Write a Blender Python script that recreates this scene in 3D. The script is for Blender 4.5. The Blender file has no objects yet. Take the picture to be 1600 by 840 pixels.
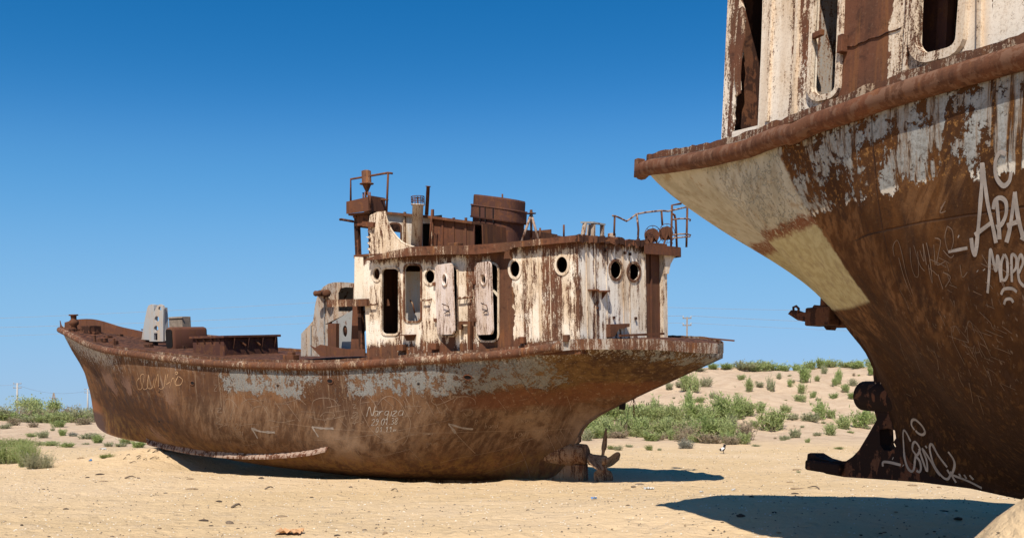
import bpy, bmesh, math, random
import numpy as np
from mathutils import Vector, Matrix, Euler, noise as mnoise
from mathutils.bvhtree import BVHTree

random.seed(7)
SC = bpy.context.scene
COL = SC.collection
R = math.radians

# ------------------------------------------------------------------ camera
F_PX, HORIZON, EYE = 1500.0, 645.0, 1.6          # measured on the 1600 px wide photograph
cam_d = bpy.data.cameras.new('camera')
cam = bpy.data.objects.new('camera', cam_d)
COL.objects.link(cam)
cam.location = (0, 0, EYE)
cam.rotation_euler = (R(90), 0, 0)
cam_d.sensor_width = 36.0
cam_d.lens = F_PX / 1600.0 * 36.0
cam_d.shift_y = (HORIZON - 420.0) / 1600.0
cam_d.clip_start = 0.1
cam_d.clip_end = 9000.0
SC.camera = cam

# ------------------------------------------------------------------ sky, sun, exposure
SUN_EL = R(51.0)
SHADOW_DIR = Vector((0.22, 0.975, 0)).normalized()      # the way shadows fall on the ground
sun_az_to = -SHADOW_DIR                                   # towards the sun
world = bpy.data.worlds.new('World')
SC.world = world
world.use_nodes = True
wn = world.node_tree
for n in list(wn.nodes):
    wn.nodes.remove(n)
w_out = wn.nodes.new('ShaderNodeOutputWorld')
w_bg = wn.nodes.new('ShaderNodeBackground')
w_sky = wn.nodes.new('ShaderNodeTexSky')
w_sky.sky_type = 'NISHITA'
w_sky.sun_disc = False
w_sky.sun_elevation = SUN_EL
w_sky.sun_rotation = math.atan2(sun_az_to.x, sun_az_to.y)
w_sky.altitude = 60
w_sky.air_density = 1.0
w_sky.dust_density = 0.0
w_sky.ozone_density = 3.0
w_bg.inputs['Strength'].default_value = 0.075
# deepen the clear desert sky (a polarised, saturated blue) without losing the pale horizon
w_in = wn.nodes.new('ShaderNodeVectorMath')
w_in.operation = 'SCALE'
w_in.inputs['Scale'].default_value = 0.1275
w_curve = wn.nodes.new('ShaderNodeRGBCurve')
for ci, pts in enumerate((((0, 0), (.175, .018), (.26, .088), (.423, .20), (.70, .28), (1, .33)),
                          ((0, 0), (.30, .175), (.46, .345), (.672, .465), (1, .53)),
                          ((0, 0), (.53, .47), (.74, .70), (1, .80)))):
    cv = w_curve.mapping.curves[ci]
    cv.points[0].location = pts[0]
    cv.points[1].location = pts[-1]
    for p in pts[1:-1]:
        cv.points.new(*p)
w_curve.mapping.update()
w_outv = wn.nodes.new('ShaderNodeVectorMath')
w_outv.operation = 'SCALE'
w_outv.inputs['Scale'].default_value = 9.6
wn.links.new(w_sky.outputs[0], w_in.inputs[0])
wn.links.new(w_in.outputs[0], w_curve.inputs['Color'])
wn.links.new(w_curve.outputs[0], w_outv.inputs[0])
wn.links.new(w_outv.outputs[0], w_bg.inputs['Color'])
wn.links.new(w_bg.outputs[0], w_out.inputs['Surface'])

sun_d = bpy.data.lights.new('sun', 'SUN')
sun_d.energy = 4.6
sun_d.angle = R(0.5)
sun_d.color = (1.0, 0.93, 0.82)
sun = bpy.data.objects.new('sun', sun_d)
COL.objects.link(sun)
ray_dir = Vector((SHADOW_DIR.x * math.cos(SUN_EL), SHADOW_DIR.y * math.cos(SUN_EL), -math.sin(SUN_EL)))
sun.rotation_euler = ray_dir.to_track_quat('-Z', 'Y').to_euler()
sun.location = (-20, -60, 60)

SC.render.engine = 'CYCLES'
SC.view_settings.view_transform = 'Standard'
SC.view_settings.look = 'None'
SC.view_settings.exposure = 0.5
SC.view_settings.gamma = 1.0
SC.cycles.max_bounces = 6
SC.cycles.diffuse_bounces = 3
SC.cycles.use_denoising = True

# ------------------------------------------------------------------ small tools
def smooth(a, b, x):
    t = min(1.0, max(0.0, (x - a) / (b - a)))
    return t * t * (3 - 2 * t)

def lerp(a, b, t):
    return a + (b - a) * t

def keyed(keys, x):
    """piecewise monotone-ish cubic through (x, value) keys"""
    if x <= keys[0][0]:
        return keys[0][1]
    if x >= keys[-1][0]:
        return keys[-1][1]
    for i in range(len(keys) - 1):
        x0, y0 = keys[i]
        x1, y1 = keys[i + 1]
        if x <= x1:
            h = x1 - x0
            d = (y1 - y0) / h
            dm = (y0 - keys[i - 1][1]) / (x0 - keys[i - 1][0]) if i > 0 else d
            dp = (keys[i + 2][1] - y1) / (keys[i + 2][0] - x1) if i + 2 < len(keys) else d
            m0 = 0.0 if dm * d <= 0 else 2 * dm * d / (dm + d)
            m1 = 0.0 if dp * d <= 0 else 2 * dp * d / (dp + d)
            t = (x - x0) / h
            return (y0 * (2*t**3 - 3*t**2 + 1) + h * m0 * (t**3 - 2*t**2 + t)
                    + y1 * (-2*t**3 + 3*t**2) + h * m1 * (t**3 - t**2))
    return keys[-1][1]

def link_mesh(name, bm, mat, parent=None, loc=None, smooth_shade=False, recalc=True):
    if recalc:
        bmesh.ops.recalc_face_normals(bm, faces=bm.faces)
    me = bpy.data.meshes.new(name)
    bm.to_mesh(me)
    bm.free()
    if smooth_shade:
        for p in me.polygons:
            p.use_smooth = True
    o = bpy.data.objects.new(name, me)
    COL.objects.link(o)
    if mat is not None:
        me.materials.append(mat)
    if parent is not None:
        o.parent = parent
        o.location = loc if loc is not None else parent.get('_off', (0, 0, 0))
    elif loc is not None:
        o.location = loc
    return o

def tag(o, label, cat, group=None, kind=None):
    o['label'] = label
    o['category'] = cat
    if group:
        o['group'] = group
    if kind:
        o['kind'] = kind
    return o

def add_box(bm, lo, hi, bevel=0.0):
    x0, y0, z0 = lo
    x1, y1, z1 = hi
    vs = [bm.verts.new(p) for p in ((x0,y0,z0),(x1,y0,z0),(x1,y1,z0),(x0,y1,z0),(x0,y0,z1),(x1,y0,z1),(x1,y1,z1),(x0,y1,z1))]
    fs = [bm.faces.new([vs[i] for i in q]) for q in ((0,3,2,1),(4,5,6,7),(0,1,5,4),(1,2,6,5),(2,3,7,6),(3,0,4,7))]
    if bevel > 0:
        es = list({e for f in fs for e in f.edges})
        bmesh.ops.bevel(bm, geom=es, offset=bevel, segments=2, affect='EDGES', profile=0.5)
    return vs

def add_tube(bm, pts, r, seg=8, caps=True, closed=False):
    """swept round bar through points; r may be a list"""
    pts = [Vector(p) for p in pts]
    n = len(pts)
    rings = []
    up = None
    for i, p in enumerate(pts):
        if closed:
            t = pts[(i + 1) % n] - pts[i - 1]
        else:
            t = (pts[min(i + 1, n - 1)] - pts[max(i - 1, 0)])
        if t.length < 1e-9:
            t = Vector((0, 0, 1))
        t.normalize()
        if up is None:
            up = Vector((0, 0, 1)) if abs(t.z) < 0.9 else Vector((1, 0, 0))
        a = t.cross(up)
        if a.length < 1e-6:
            a = t.cross(Vector((0, 1, 0)))
        a.normalize()
        b = a.cross(t).normalized()
        up = b
        rr = r[i] if isinstance(r, (list, tuple)) else r
        rings.append([bm.verts.new(p + a * (math.cos(2*math.pi*k/seg) * rr) + b * (math.sin(2*math.pi*k/seg) * rr)) for k in range(seg)])
    m = n if closed else n - 1
    for i in range(m):
        A, B = rings[i], rings[(i + 1) % n]
        for k in range(seg):
            bm.faces.new((A[k], A[(k + 1) % seg], B[(k + 1) % seg], B[k]))
    if caps and not closed:
        bm.faces.new(list(reversed(rings[0])))
        bm.faces.new(rings[-1])

def add_bar(bm, p0, p1, w, h, up=(0, 0, 1)):
    """rectangular bar from p0 to p1"""
    p0, p1 = Vector(p0), Vector(p1)
    t = (p1 - p0).normalized()
    u = Vector(up)
    a = t.cross(u)
    if a.length < 1e-5:
        a = t.cross(Vector((1, 0, 0)))
    a.normalize()
    b = a.cross(t).normalized()
    vs = []
    for p in (p0, p1):
        for s, q in ((-1,-1),(1,-1),(1,1),(-1,1)):
            vs.append(bm.verts.new(p + a * (s * w / 2) + b * (q * h / 2)))
    for q in ((3,2,1,0),(4,5,6,7),(0,1,5,4),(1,2,6,5),(2,3,7,6),(3,0,4,7)):
        bm.faces.new([vs[i] for i in q])

def add_lathe(bm, base, axis, prof, seg=20):
    """profile list of (distance along axis, radius)"""
    base = Vector(base)
    t = Vector(axis).normalized()
    a = t.cross(Vector((0, 0, 1)) if abs(t.z) < 0.9 else Vector((1, 0, 0))).normalized()
    b = a.cross(t)
    rings = []
    for d, r in prof:
        rings.append([bm.verts.new(base + t * d + (a * math.cos(2*math.pi*k/seg) + b * math.sin(2*math.pi*k/seg)) * max(r, 1e-4)) for k in range(seg)])
    for i in range(len(rings) - 1):
        for k in range(seg):
            bm.faces.new((rings[i][k], rings[i][(k + 1) % seg], rings[i+1][(k + 1) % seg], rings[i+1][k]))
    bm.faces.new(list(reversed(rings[0])))
    bm.faces.new(rings[-1])

def add_plate(bm, outline, holes, to3, nrm, thick):
    """flat plate with holes: outline and holes are 2D loops, to3 maps (a,b) to 3D, nrm is the outward normal, plate lies behind it"""
    t = bmesh.new()
    es = []
    for loop in [outline] + list(holes):
        vs = [t.verts.new((p[0], p[1], 0)) for p in loop]
        for i in range(len(vs)):
            es.append(t.edges.new((vs[i], vs[(i + 1) % len(vs)])))
    bmesh.ops.triangle_fill(t, use_beauty=True, use_dissolve=False, edges=es, normal=(0, 0, 1))
    t.verts.ensure_lookup_table()
    nv = Vector(nrm)
    fr, bk = {}, {}
    for v in t.verts:
        p = Vector(to3(v.co.x, v.co.y))
        fr[v] = bm.verts.new(p)
        bk[v] = bm.verts.new(p - nv * thick)
    for f in t.faces:
        bm.faces.new([fr[v] for v in f.verts])
        bm.faces.new([bk[v] for v in reversed(f.verts)])
    for e in t.edges:
        if len(e.link_faces) == 1:
            a, b = e.verts
            bm.faces.new((fr[a], fr[b], bk[b], bk[a]))
    t.free()

def ellipse(cx, cy, rx, ry, n=24):
    return [(cx + rx * math.cos(2*math.pi*k/n), cy + ry * math.sin(2*math.pi*k/n)) for k in range(n)]

def round_rect(x0, y0, x1, y1, r, n=5):
    out = []
    for cx, cy, a0 in ((x1-r, y1-r, 0), (x0+r, y1-r, 90), (x0+r, y0+r, 180), (x1-r, y0+r, 270)):
        for k in range(n + 1):
            a = R(a0 + 90 * k / n)
            out.append((cx + r * math.cos(a), cy + r * math.sin(a)))
    return out
# ------------------------------------------------------------------ materials
class NT:
    """short hand for building a node material"""
    def __init__(self, name):
        self.m = bpy.data.materials.new(name)
        self.m.use_nodes = True
        self.t = self.m.node_tree
        for n in list(self.t.nodes):
            self.t.nodes.remove(n)
        self.out = self.t.nodes.new('ShaderNodeOutputMaterial')
        self.b = self.t.nodes.new('ShaderNodeBsdfPrincipled')
        self.t.links.new(self.b.outputs[0], self.out.inputs['Surface'])
        self.tc = self.t.nodes.new('ShaderNodeTexCoord')
        self.obj = self.tc.outputs['Object']
        self.uv = self.tc.outputs['UV']
    def L(self, a, b):
        self.t.links.new(a, b)
    def put(self, sock, v):
        if isinstance(v, bpy.types.NodeSocket):
            self.t.links.new(v, sock)
        elif isinstance(v, (tuple, list)) and len(v) == 3 and sock.type == 'RGBA':
            sock.default_value = (v[0], v[1], v[2], 1)
        else:
            sock.default_value = v
    def math(self, op, a, b=0.0, clamp=False):
        n = self.t.nodes.new('ShaderNodeMath')
        n.operation = op
        n.use_clamp = clamp
        self.put(n.inputs[0], a)
        self.put(n.inputs[1], b)
        return n.outputs[0]
    def add(self, a, b): return self.math('ADD', a, b)
    def sub(self, a, b): return self.math('SUBTRACT', a, b)
    def mul(self, a, b): return self.math('MULTIPLY', a, b)
    def mx(self, a, b): return self.math('MAXIMUM', a, b)
    def mn(self, a, b): return self.math('MINIMUM', a, b)
    def inv(self, a): return self.math('SUBTRACT', 1.0, a)
    def ramp(self, x, lo, hi, a=0.0, b=1.0):
        n = self.t.nodes.new('ShaderNodeMapRange')
        n.interpolation_type = 'SMOOTHSTEP'
        self.put(n.inputs['Value'], x)
        self.put(n.inputs['From Min'], lo)
        self.put(n.inputs['From Max'], hi)
        self.put(n.inputs['To Min'], a)
        self.put(n.inputs['To Max'], b)
        return n.outputs[0]
    def band(self, x, a, b, s=0.05):
        return self.mul(self.ramp(x, a - s, a + s), self.ramp(x, b - s, b + s, 1.0, 0.0))
    def xyz(self, v):
        n = self.t.nodes.new('ShaderNodeSeparateXYZ')
        self.L(v, n.inputs[0])
        return n.outputs
    def scale(self, v, s, loc=(0, 0, 0)):
        n = self.t.nodes.new('ShaderNodeMapping')
        n.inputs['Scale'].default_value = s
        n.inputs['Location'].default_value = loc
        self.L(v, n.inputs['Vector'])
        return n.outputs[0]
    def noise(self, v, s=1.0, detail=4.0, rough=0.55, dist=0.0):
        n = self.t.nodes.new('ShaderNodeTexNoise')
        n.inputs['Scale'].default_value = s
        n.inputs['Detail'].default_value = detail
        n.inputs['Roughness'].default_value = rough
        n.inputs['Distortion'].default_value = dist
        self.L(v, n.inputs['Vector'])
        return n.outputs['Fac']
    def voro(self, v, s=1.0, feature='F1', out='Distance'):
        n = self.t.nodes.new('ShaderNodeTexVoronoi')
        n.feature = feature
        n.inputs['Scale'].default_value = s
        self.L(v, n.inputs['Vector'])
        return n.outputs[out]
    def mix(self, f, a, b):
        n = self.t.nodes.new('ShaderNodeMix')
        n.data_type = 'RGBA'
        self.put(n.inputs[0], f)
        self.put(n.inputs[6], a)
        self.put(n.inputs[7], b)
        return n.outputs[2]
    def bump(self, h, strength=0.3, dist=0.02, normal=None):
        n = self.t.nodes.new('ShaderNodeBump')
        n.inputs['Strength'].default_value = strength
        n.inputs['Distance'].default_value = dist
        self.L(h, n.inputs['Height'])
        if normal is not None:
            self.L(normal, n.inputs['Normal'])
        return n.outputs[0]
    def done(self, col, rough=0.85, normal=None, spec=0.25, metal=0.0):
        self.put(self.b.inputs['Base Color'], col)
        self.put(self.b.inputs['Roughness'], rough)
        self.put(self.b.inputs['Specular IOR Level'], spec)
        self.put(self.b.inputs['Metallic'], metal)
        if normal is not None:
            self.L(normal, self.b.inputs['Normal'])
        return self.m

RUST_DARK = (0.040, 0.018, 0.012)
RUST_MID = (0.105, 0.047, 0.026)
RUST_RED = (0.135, 0.052, 0.027)
RUST_ORANGE = (0.26, 0.105, 0.032)
RUST_PALE = (0.21, 0.125, 0.08)

def rust_colour(t, v, streak=True, s=1.0):
    """mottled rust with run-down streaks"""
    big = t.noise(v, 0.9 * s, 5, 0.6)
    med = t.noise(v, 6.0 * s, 6, 0.65, 0.4)
    fine = t.noise(v, 45.0 * s, 4, 0.7)
    st = t.noise(t.scale(v, (9 * s, 9 * s, 0.7 * s)), 1.0, 5, 0.6)
    c = t.mix(t.ramp(big, 0.38, 0.66), RUST_MID, RUST_RED)
    c = t.mix(t.mul(t.ramp(med, 0.5, 0.72), 0.75), c, RUST_DARK)
    c = t.mix(t.mul(t.ramp(st, 0.52, 0.72), 0.55), c, RUST_ORANGE)
    c = t.mix(t.mul(t.ramp(st, 0.5, 0.3), 0.45), c, RUST_DARK)
    c = t.mix(t.mul(t.ramp(fine, 0.56, 0.72), 0.4), c, RUST_PALE)
    c = t.mix(t.mul(t.ramp(fine, 0.46, 0.3), 0.45), c, RUST_DARK)
    return c, med, fine, st

def mat_rust(name, tint=None, amount=0.0, s=1.0):
    t = NT(name)
    c, med, fine, st = rust_colour(t, t.obj, s=s)
    if tint:
        pt = t.ramp(t.add(t.mul(st, 0.5), t.mul(med, 0.5)), 0.53 - amount * 0.2, 0.57 - amount * 0.2)
        c = t.mix(pt, c, tint)
    h = t.add(t.mul(med, 0.6), t.mul(fine, 0.4))
    return t.done(c, 0.9, t.bump(h, 0.5, 0.012), 0.15)

M_RUST = mat_rust('rusty steel')
M_RUSTY_DARK = mat_rust('dark rusty steel', RUST_DARK, 0.25)
M_RUST_GREY = mat_rust('grey painted rusty steel', (0.25, 0.25, 0.245), 0.62)
M_RUST_CREAM = mat_rust('cream painted rusty steel', (0.56, 0.49, 0.40), 0.5)
M_RUST_PALE = mat_rust('pale worn rusty steel', (0.30, 0.21, 0.16), 0.3)
# ------------------------------------------------------------------ weathered paint
def weather(t, v, paint, cover, flake=1.0, seams=None, paint2=None, extra_rust=None, vertical=1.0):
    """peeling paint over rust: returns colour and height. cover 0..1, extra_rust is a 0..1 socket that eats the paint"""
    rc, med, fine, st = rust_colour(t, v)
    s1 = t.noise(t.scale(v, (8.0, 8.0, 0.7 * vertical)), 1.0, 7, 0.68)
    s2 = t.noise(t.scale(v, (26, 26, 4.5 * vertical)), 1.0, 6, 0.72)
    s3 = t.noise(v, 52.0, 5, 0.8)
    big = t.noise(v, 1.1, 4, 0.6)
    m = t.add(t.add(t.mul(s1, 0.42), t.mul(s2, 0.40)), t.add(t.mul(s3, 0.40 * flake), t.mul(big, 0.26)))
    m = t.sub(m, 0.04 + 0.20 * flake)               # about 0.5 in the middle
    if extra_rust is not None:
        m = t.sub(m, t.mul(extra_rust, 0.22))
    th = 0.5 - (cover - 0.5) * 0.30
    mask = t.ramp(m, th - 0.022, th + 0.022)
    soft = t.ramp(m, th - 0.02, th + 0.15)
    pc = t.mix(t.mul(t.inv(soft), 0.75), paint, t.mix(0.7, paint, (0.42, 0.25, 0.12)))      # rust bleeding into the paint's edge
    if paint2 is not None:
        pc = t.mix(t.ramp(big, 0.42, 0.62), pc, paint2)
    stain = t.noise(t.scale(v, (3.0, 3.0, 0.3)), 1.0, 4, 0.55)
    pc = t.mix(t.mul(t.ramp(stain, 0.48, 0.70), 0.6), pc, (0.46, 0.31, 0.18))
    pc = t.mix(t.mul(t.ramp(s3, 0.50, 0.40), 0.35), pc, (0.36, 0.26, 0.18))
    c = t.mix(mask, rc, pc)
    h = t.add(t.mul(mask, 0.8), t.add(t.mul(fine, 0.25), t.mul(med, 0.25)))
    return c, h, mask

def mat_cabin(name, brown=(), axis=0, cover=0.62, LOW=0.12, paint=(0.72, 0.61, 0.48), paint2=(0.76, 0.67, 0.56)):
    """cabin plating: cream paint going to rust. brown: (from, to, strength) strips where the paint is gone"""
    t = NT(name)
    x = t.xyz(t.obj)[axis]
    z = t.xyz(t.obj)[2]
    wob = t.mul(t.sub(t.noise(t.obj, 3.0, 4, 0.6), 0.5), 0.35)
    xw = t.add(x, wob)
    er = None
    for a, b, s in brown:
        e = t.mul(t.band(xw, a, b, 0.05), s)
        er = e if er is None else t.mx(er, e)
    low = t.mul(t.ramp(t.add(z, wob), LOW, LOW - .25), 0.8)
    hi = t.mul(t.ramp(t.add(z, wob), 1.74, 2.0), 0.65)
    strip = t.mul(t.ramp(t.noise(t.scale(t.obj, (2.2, 2.2, 0.05), (4, 0, 0)), 1.0, 2, 0.5), 0.50, 0.60), 0.42)
    e2 = t.mx(t.mx(low, hi), strip)
    er = e2 if er is None else t.mx(er, e2)
    c, h, m = weather(t, t.obj, paint, cover, 1.0, None, paint2, er)
    nrm = t.bump(h, 0.55, 0.012)
    return t.done(c, 0.82, nrm, 0.2)
M_CABIN_PORT = mat_cabin('cream cabin side', brown=((1.62, 2.12, 1.6), (3.2, 3.32, 0.9), (-0.1, 0.25, .3)), axis=0, cover=0.72)
M_CABIN_AFT = mat_cabin('sunlit cream cabin end', axis=1, cover=0.80, paint=(0.80, 0.70, 0.57), paint2=(0.80, 0.74, 0.66))  # paler, fuller paint makes up for missing sun on the after wall
M_CABIN_S2 = mat_cabin('cream cabin side of near ship', brown=((3.02, 3.62, 2.4),), axis=0, cover=0.72, LOW=-.15)
def mat_weather(name, paint, cover, flake=1.0, paint2=None):
    t = NT(name)
    c, h, m = weather(t, t.obj, paint, cover, flake, None, paint2)
    return t.done(c, 0.85, t.bump(h, 0.5, 0.012), 0.18)
M_CREAM = mat_weather('peeling cream paint', (0.70, 0.60, 0.48), 0.66)
M_CREAM_FRESH = mat_weather('cream paint', (0.72, 0.63, 0.50), 0.88)
M_DOOR = mat_weather('whitish door paint', (0.70, 0.60, 0.55), 0.66)
M_GREY = mat_weather('peeling grey paint', (0.30, 0.295, 0.285), 0.60)
M_GREY_FRESH = mat_weather('grey paint', (0.34, 0.345, 0.345), 0.86)
M_RUSTCREAM = mat_weather('rust with paint remains', (0.58, 0.47, 0.36), 0.33)
M_EAVE = mat_weather('rusty eave', (0.55, 0.44, 0.35), 0.25)
def mat_plain(name, col, rough=0.9):
    t = NT(name)
    n = t.noise(t.obj, 8, 4, 0.6)
    c = t.mix(t.ramp(n, 0.35, 0.7), tuple(x * 0.8 for x in col), tuple(min(1, x * 1.15) for x in col))
    return t.done(c, rough, t.bump(n, 0.3, 0.01), 0.15)
M_BLACK = mat_plain('black and unlit insides', (0.012, 0.010, 0.010))  # black parts; also painted on for the unlit insides of holes and recesses
M_CONCRETE = mat_plain('concrete', (0.42, 0.40, 0.37))
M_WOOD = mat_plain('grey wood', (0.24, 0.19, 0.15))
M_WIRE = mat_plain('wire', (0.30, 0.30, 0.31))
M_WHITE_SCRATCH = mat_plain('scratched bare metal', (0.36, 0.27, 0.20))
M_CHALK = mat_plain('white spray paint', (0.46, 0.42, 0.37))
M_SPRAY = mat_plain('faded spray paint', (0.34, 0.295, 0.26))
M_ORANGE_SPRAY = mat_plain('orange spray paint', (0.50, 0.31, 0.17))

def mat_hull1():
    t = NT('far ship hull plating')
    v = t.obj
    u_, d_, _ = t.xyz(t.uv)
    n1 = t.noise(v, 1.1, 5, 0.6)
    n2 = t.noise(v, 4.5, 6, 0.68, 0.3)
    n3 = t.noise(v, 24.0, 5, 0.72)
    st = t.noise(t.scale(v, (4.2, 4.2, 0.45)), 1.0, 6, 0.62)
    stf = t.noise(t.scale(v, (22, 22, 1.6)), 1.0, 5, 0.65)
    # diagonal wash marks low on the side
    rot = t.t.nodes.new('ShaderNodeMapping')
    rot.inputs['Rotation'].default_value = (0, R(28), 0)
    t.L(v, rot.inputs['Vector'])
    diag = t.noise(t.scale(rot.outputs[0], (7, 7, 0.55)), 1.0, 6, 0.65)
    dw = t.add(d_, t.mul(t.sub(n1, 0.5), 0.55))
    uw = t.add(u_, t.mul(t.sub(n1, 0.5), 1.6))
    huge = t.noise(t.scale(v, (.42, .42, .30), (2, 7, 1)), 1.0, 5, .62)
    # ground colour: brown rust, paler and duller towards the middle of the side
    c = t.mix(t.ramp(n1, 0.36, 0.62), (0.090, 0.040, 0.018), (0.150, 0.072, 0.033))
    c = t.mix(t.mul(t.ramp(st, 0.52, 0.68), 0.6), c, (0.195, 0.092, 0.040))
    c = t.mix(t.mul(t.ramp(st, 0.48, 0.32), 0.55), c, (0.062, 0.031, 0.021))
    c = t.mix(t.mul(t.ramp(n2, 0.52, 0.66), 0.65), c, (0.056, 0.031, 0.023))
    c = t.mix(t.mul(t.ramp(n2, 0.46, 0.34), 0.4), c, (0.19, 0.115, 0.072))
    c = t.mix(t.mul(t.ramp(stf, 0.55, 0.72), 0.35), c, (0.24, 0.16, 0.11))
    c = t.mix(t.mul(t.ramp(stf, 0.46, 0.32), 0.45), c, (0.050, 0.027, 0.020))
    c = t.mix(t.mul(t.ramp(huge, 0.50, 0.60), 0.62), c, (0.060, 0.030, 0.019))
    c = t.mix(t.mul(t.ramp(huge, 0.47, 0.38), 0.40), c, (0.215, 0.130, 0.078))
    mid = t.mul(t.band(dw, 1.15, 2.35, 0.25), t.band(uw, 0.5, 12.5, 1.2))
    c = t.mix(t.mul(mid, 0.55), c, t.mix(t.ramp(diag, 0.40, 0.62), (0.082, 0.046, 0.027), (0.235, 0.150, 0.092)))
    # pale dusty patch low amidships and at the boss
    dust = t.mul(t.mx(t.mul(t.band(uw, 4.6, 7.6, .5), t.band(dw, 1.7, 2.5, .25)), t.mul(t.band(uw, 0.6, 2.6, .3), t.band(dw, 1.5, 2.6, .25))), t.ramp(n1, .40, .60))
    c = t.mix(t.mul(dust, 0.6), c, (0.30, 0.20, 0.13))
    # ochre lower strakes
    och = t.mul(t.ramp(dw, 2.2, 2.7), t.ramp(diag, 0.42, 0.60))
    c = t.mix(t.mul(och, 0.6), c, (0.20, 0.115, 0.04))
    # ochre-olive counter under the stern
    ol = t.mul(t.ramp(uw, 2.6, 0.8), t.band(dw, 0.1, 1.25, 0.2))
    c = t.mix(t.mul(ol, 0.75), c, t.mix(t.ramp(t.add(t.mul(n2, .6), t.mul(huge, .4)), 0.42, 0.58), (0.150, 0.088, 0.032), (0.050, 0.026, 0.014)))
    red = t.mul(t.band(uw, -1.0, 3.2, .6), t.band(dw, 0.95, 1.35, .08))
    c = t.mix(t.mul(red, 0.55), c, (0.155, 0.055, 0.026))
    # bow: violet-grey scrape marks, dark patches
    bowp = t.mul(t.band(uw, 13.2, 18.8, 0.6), t.band(dw, 0.9, 2.8, 0.3))
    c = t.mix(t.mul(t.mul(bowp, t.ramp(n2, 0.47, 0.58)), 0.7), c, (0.060, 0.035, 0.030))
    blob = t.voro(t.scale(v, (0.55, 0.55, 0.42), (0.3, 0, 0.2)), 1.0)
    bl = t.mul(bowp, t.ramp(t.add(blob, t.mul(t.sub(n2, .5), .5)), 0.34, 0.28))
    c = t.mix(t.mul(bl, 0.7), c, (0.235, 0.140, 0.105))
    fore = t.ramp(uw, 18.9, 19.3)
    c = t.mix(t.mul(fore, t.ramp(d_, 2.1, 2.4)), c, t.mix(t.ramp(d_, 2.55, 2.75), (0.21, 0.090, 0.045), (0.085, 0.052, 0.044)))
    # grey paint that still clings below the rail
    pm = t.add(t.add(t.mul(n2, 0.50), t.mul(n3, 0.30)), t.mul(st, 0.20))
    zone = t.mx(t.mul(t.band(uw, 0.7, 6.4, 0.7), t.band(dw, 0.14, 0.95, 0.16)), t.mul(t.band(uw, 7.2, 10.6, 0.35), t.band(dw, 0.22, 0.88, 0.14)))
    zone = t.mx(zone, t.mul(t.mul(t.ramp(u_, -.2, -1.0), t.ramp(dw, .62, .40)), 0.85))
    gm = t.mul(t.ramp(t.add(pm, t.mul(zone, 0.16)), 0.625, 0.65), t.ramp(zone, 0.05, 0.3))
    grey = t.mix(t.ramp(n3, 0.36, 0.66), (0.155, 0.150, 0.135), (0.27, 0.27, 0.26))
    c = t.mix(gm, c, grey)
    # crusty flakes round the paint
    cr = t.mul(t.ramp(zone, 0.05, 0.35), t.ramp(n3, 0.545, 0.62))
    c = t.mix(t.mul(cr, 0.7), c, t.mix(t.ramp(n2, .4, .6), (0.30, 0.205, 0.125), (0.235, 0.105, 0.035)))
    pst = t.mul(t.ramp(t.noise(t.scale(v, (11, 11, 0.35), (5, 2, 0)), 1.0, 5, .62), 0.56, 0.68), t.band(dw, 0.15, 1.5, .3))
    c = t.mix(t.mul(pst, 0.5), c, (0.30, 0.215, 0.145))
    # white streaks at the bow and under the rail
    bz = t.mx(t.mul(t.ramp(uw, 14.2, 17.2), t.ramp(dw, 1.15, 0.3)), t.mul(t.ramp(d_, 0.55, 0.14), 0.72))
    wm = t.ramp(t.add(t.add(t.mul(stf, 0.6), t.mul(n3, 0.4)), t.mul(bz, 0.17)), 0.615, 0.665)
    c = t.mix(t.mul(t.mul(wm, t.ramp(bz, 0.02, 0.3)), 0.85), c, (0.43, 0.40, 0.36))
    # faint plate seams
    sm = t.mul(t.band(t.add(d_, t.mul(u_, 0.055)), 2.02, 2.035, 0.006), t.band(u_, 1.2, 8.5, .3))
    sm = t.mx(sm, t.mul(t.band(t.add(d_, t.mul(t.sub(n2, .5), .02)), 1.30, 1.312, 0.006), 0.25))
    fr = t.math('ABSOLUTE', t.sub(t.math('FRACT', t.mul(u_, 0.31)), 0.5))
    vs = t.mul(t.ramp(fr, 0.0035, 0.0012), t.ramp(n1, .42, .6))
    c = t.mix(t.mul(sm, 0.45), c, (0.27, 0.185, 0.125))
    c = t.mix(t.mul(vs, 0.5), c, (0.05, 0.028, 0.02))
    # fine grain
    c = t.mix(t.mul(t.ramp(n3, 0.50, 0.30), 0.35), c, (0.045, 0.024, 0.018))
    # fine white scratches
    scr = t.noise(t.scale(rot.outputs[0], (60, 60, 3.0)), 1.0, 3, 0.6)
    c = t.mix(t.mul(t.mul(t.ramp(scr, 0.64, 0.70), mid), 0.30), c, (0.38, 0.29, 0.22))
    h = t.add(t.add(t.mul(gm, 0.5), t.mul(cr, 0.9)), t.add(t.mul(n3, 0.45), t.mul(n2, 0.7)))
    return t.done(c, 0.80, t.bump(h, 0.75, 0.02), 0.10)
M_HULL1 = mat_hull1()

BOOT_SLOPE, BOOT_AT = 0.33, 2.53
BOOT_LOW_SLOPE, BOOT_LOW = 0.0, 1.51
STRIPE_SLOPE, STRIPE_AT = 0.03, 0.84

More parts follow.
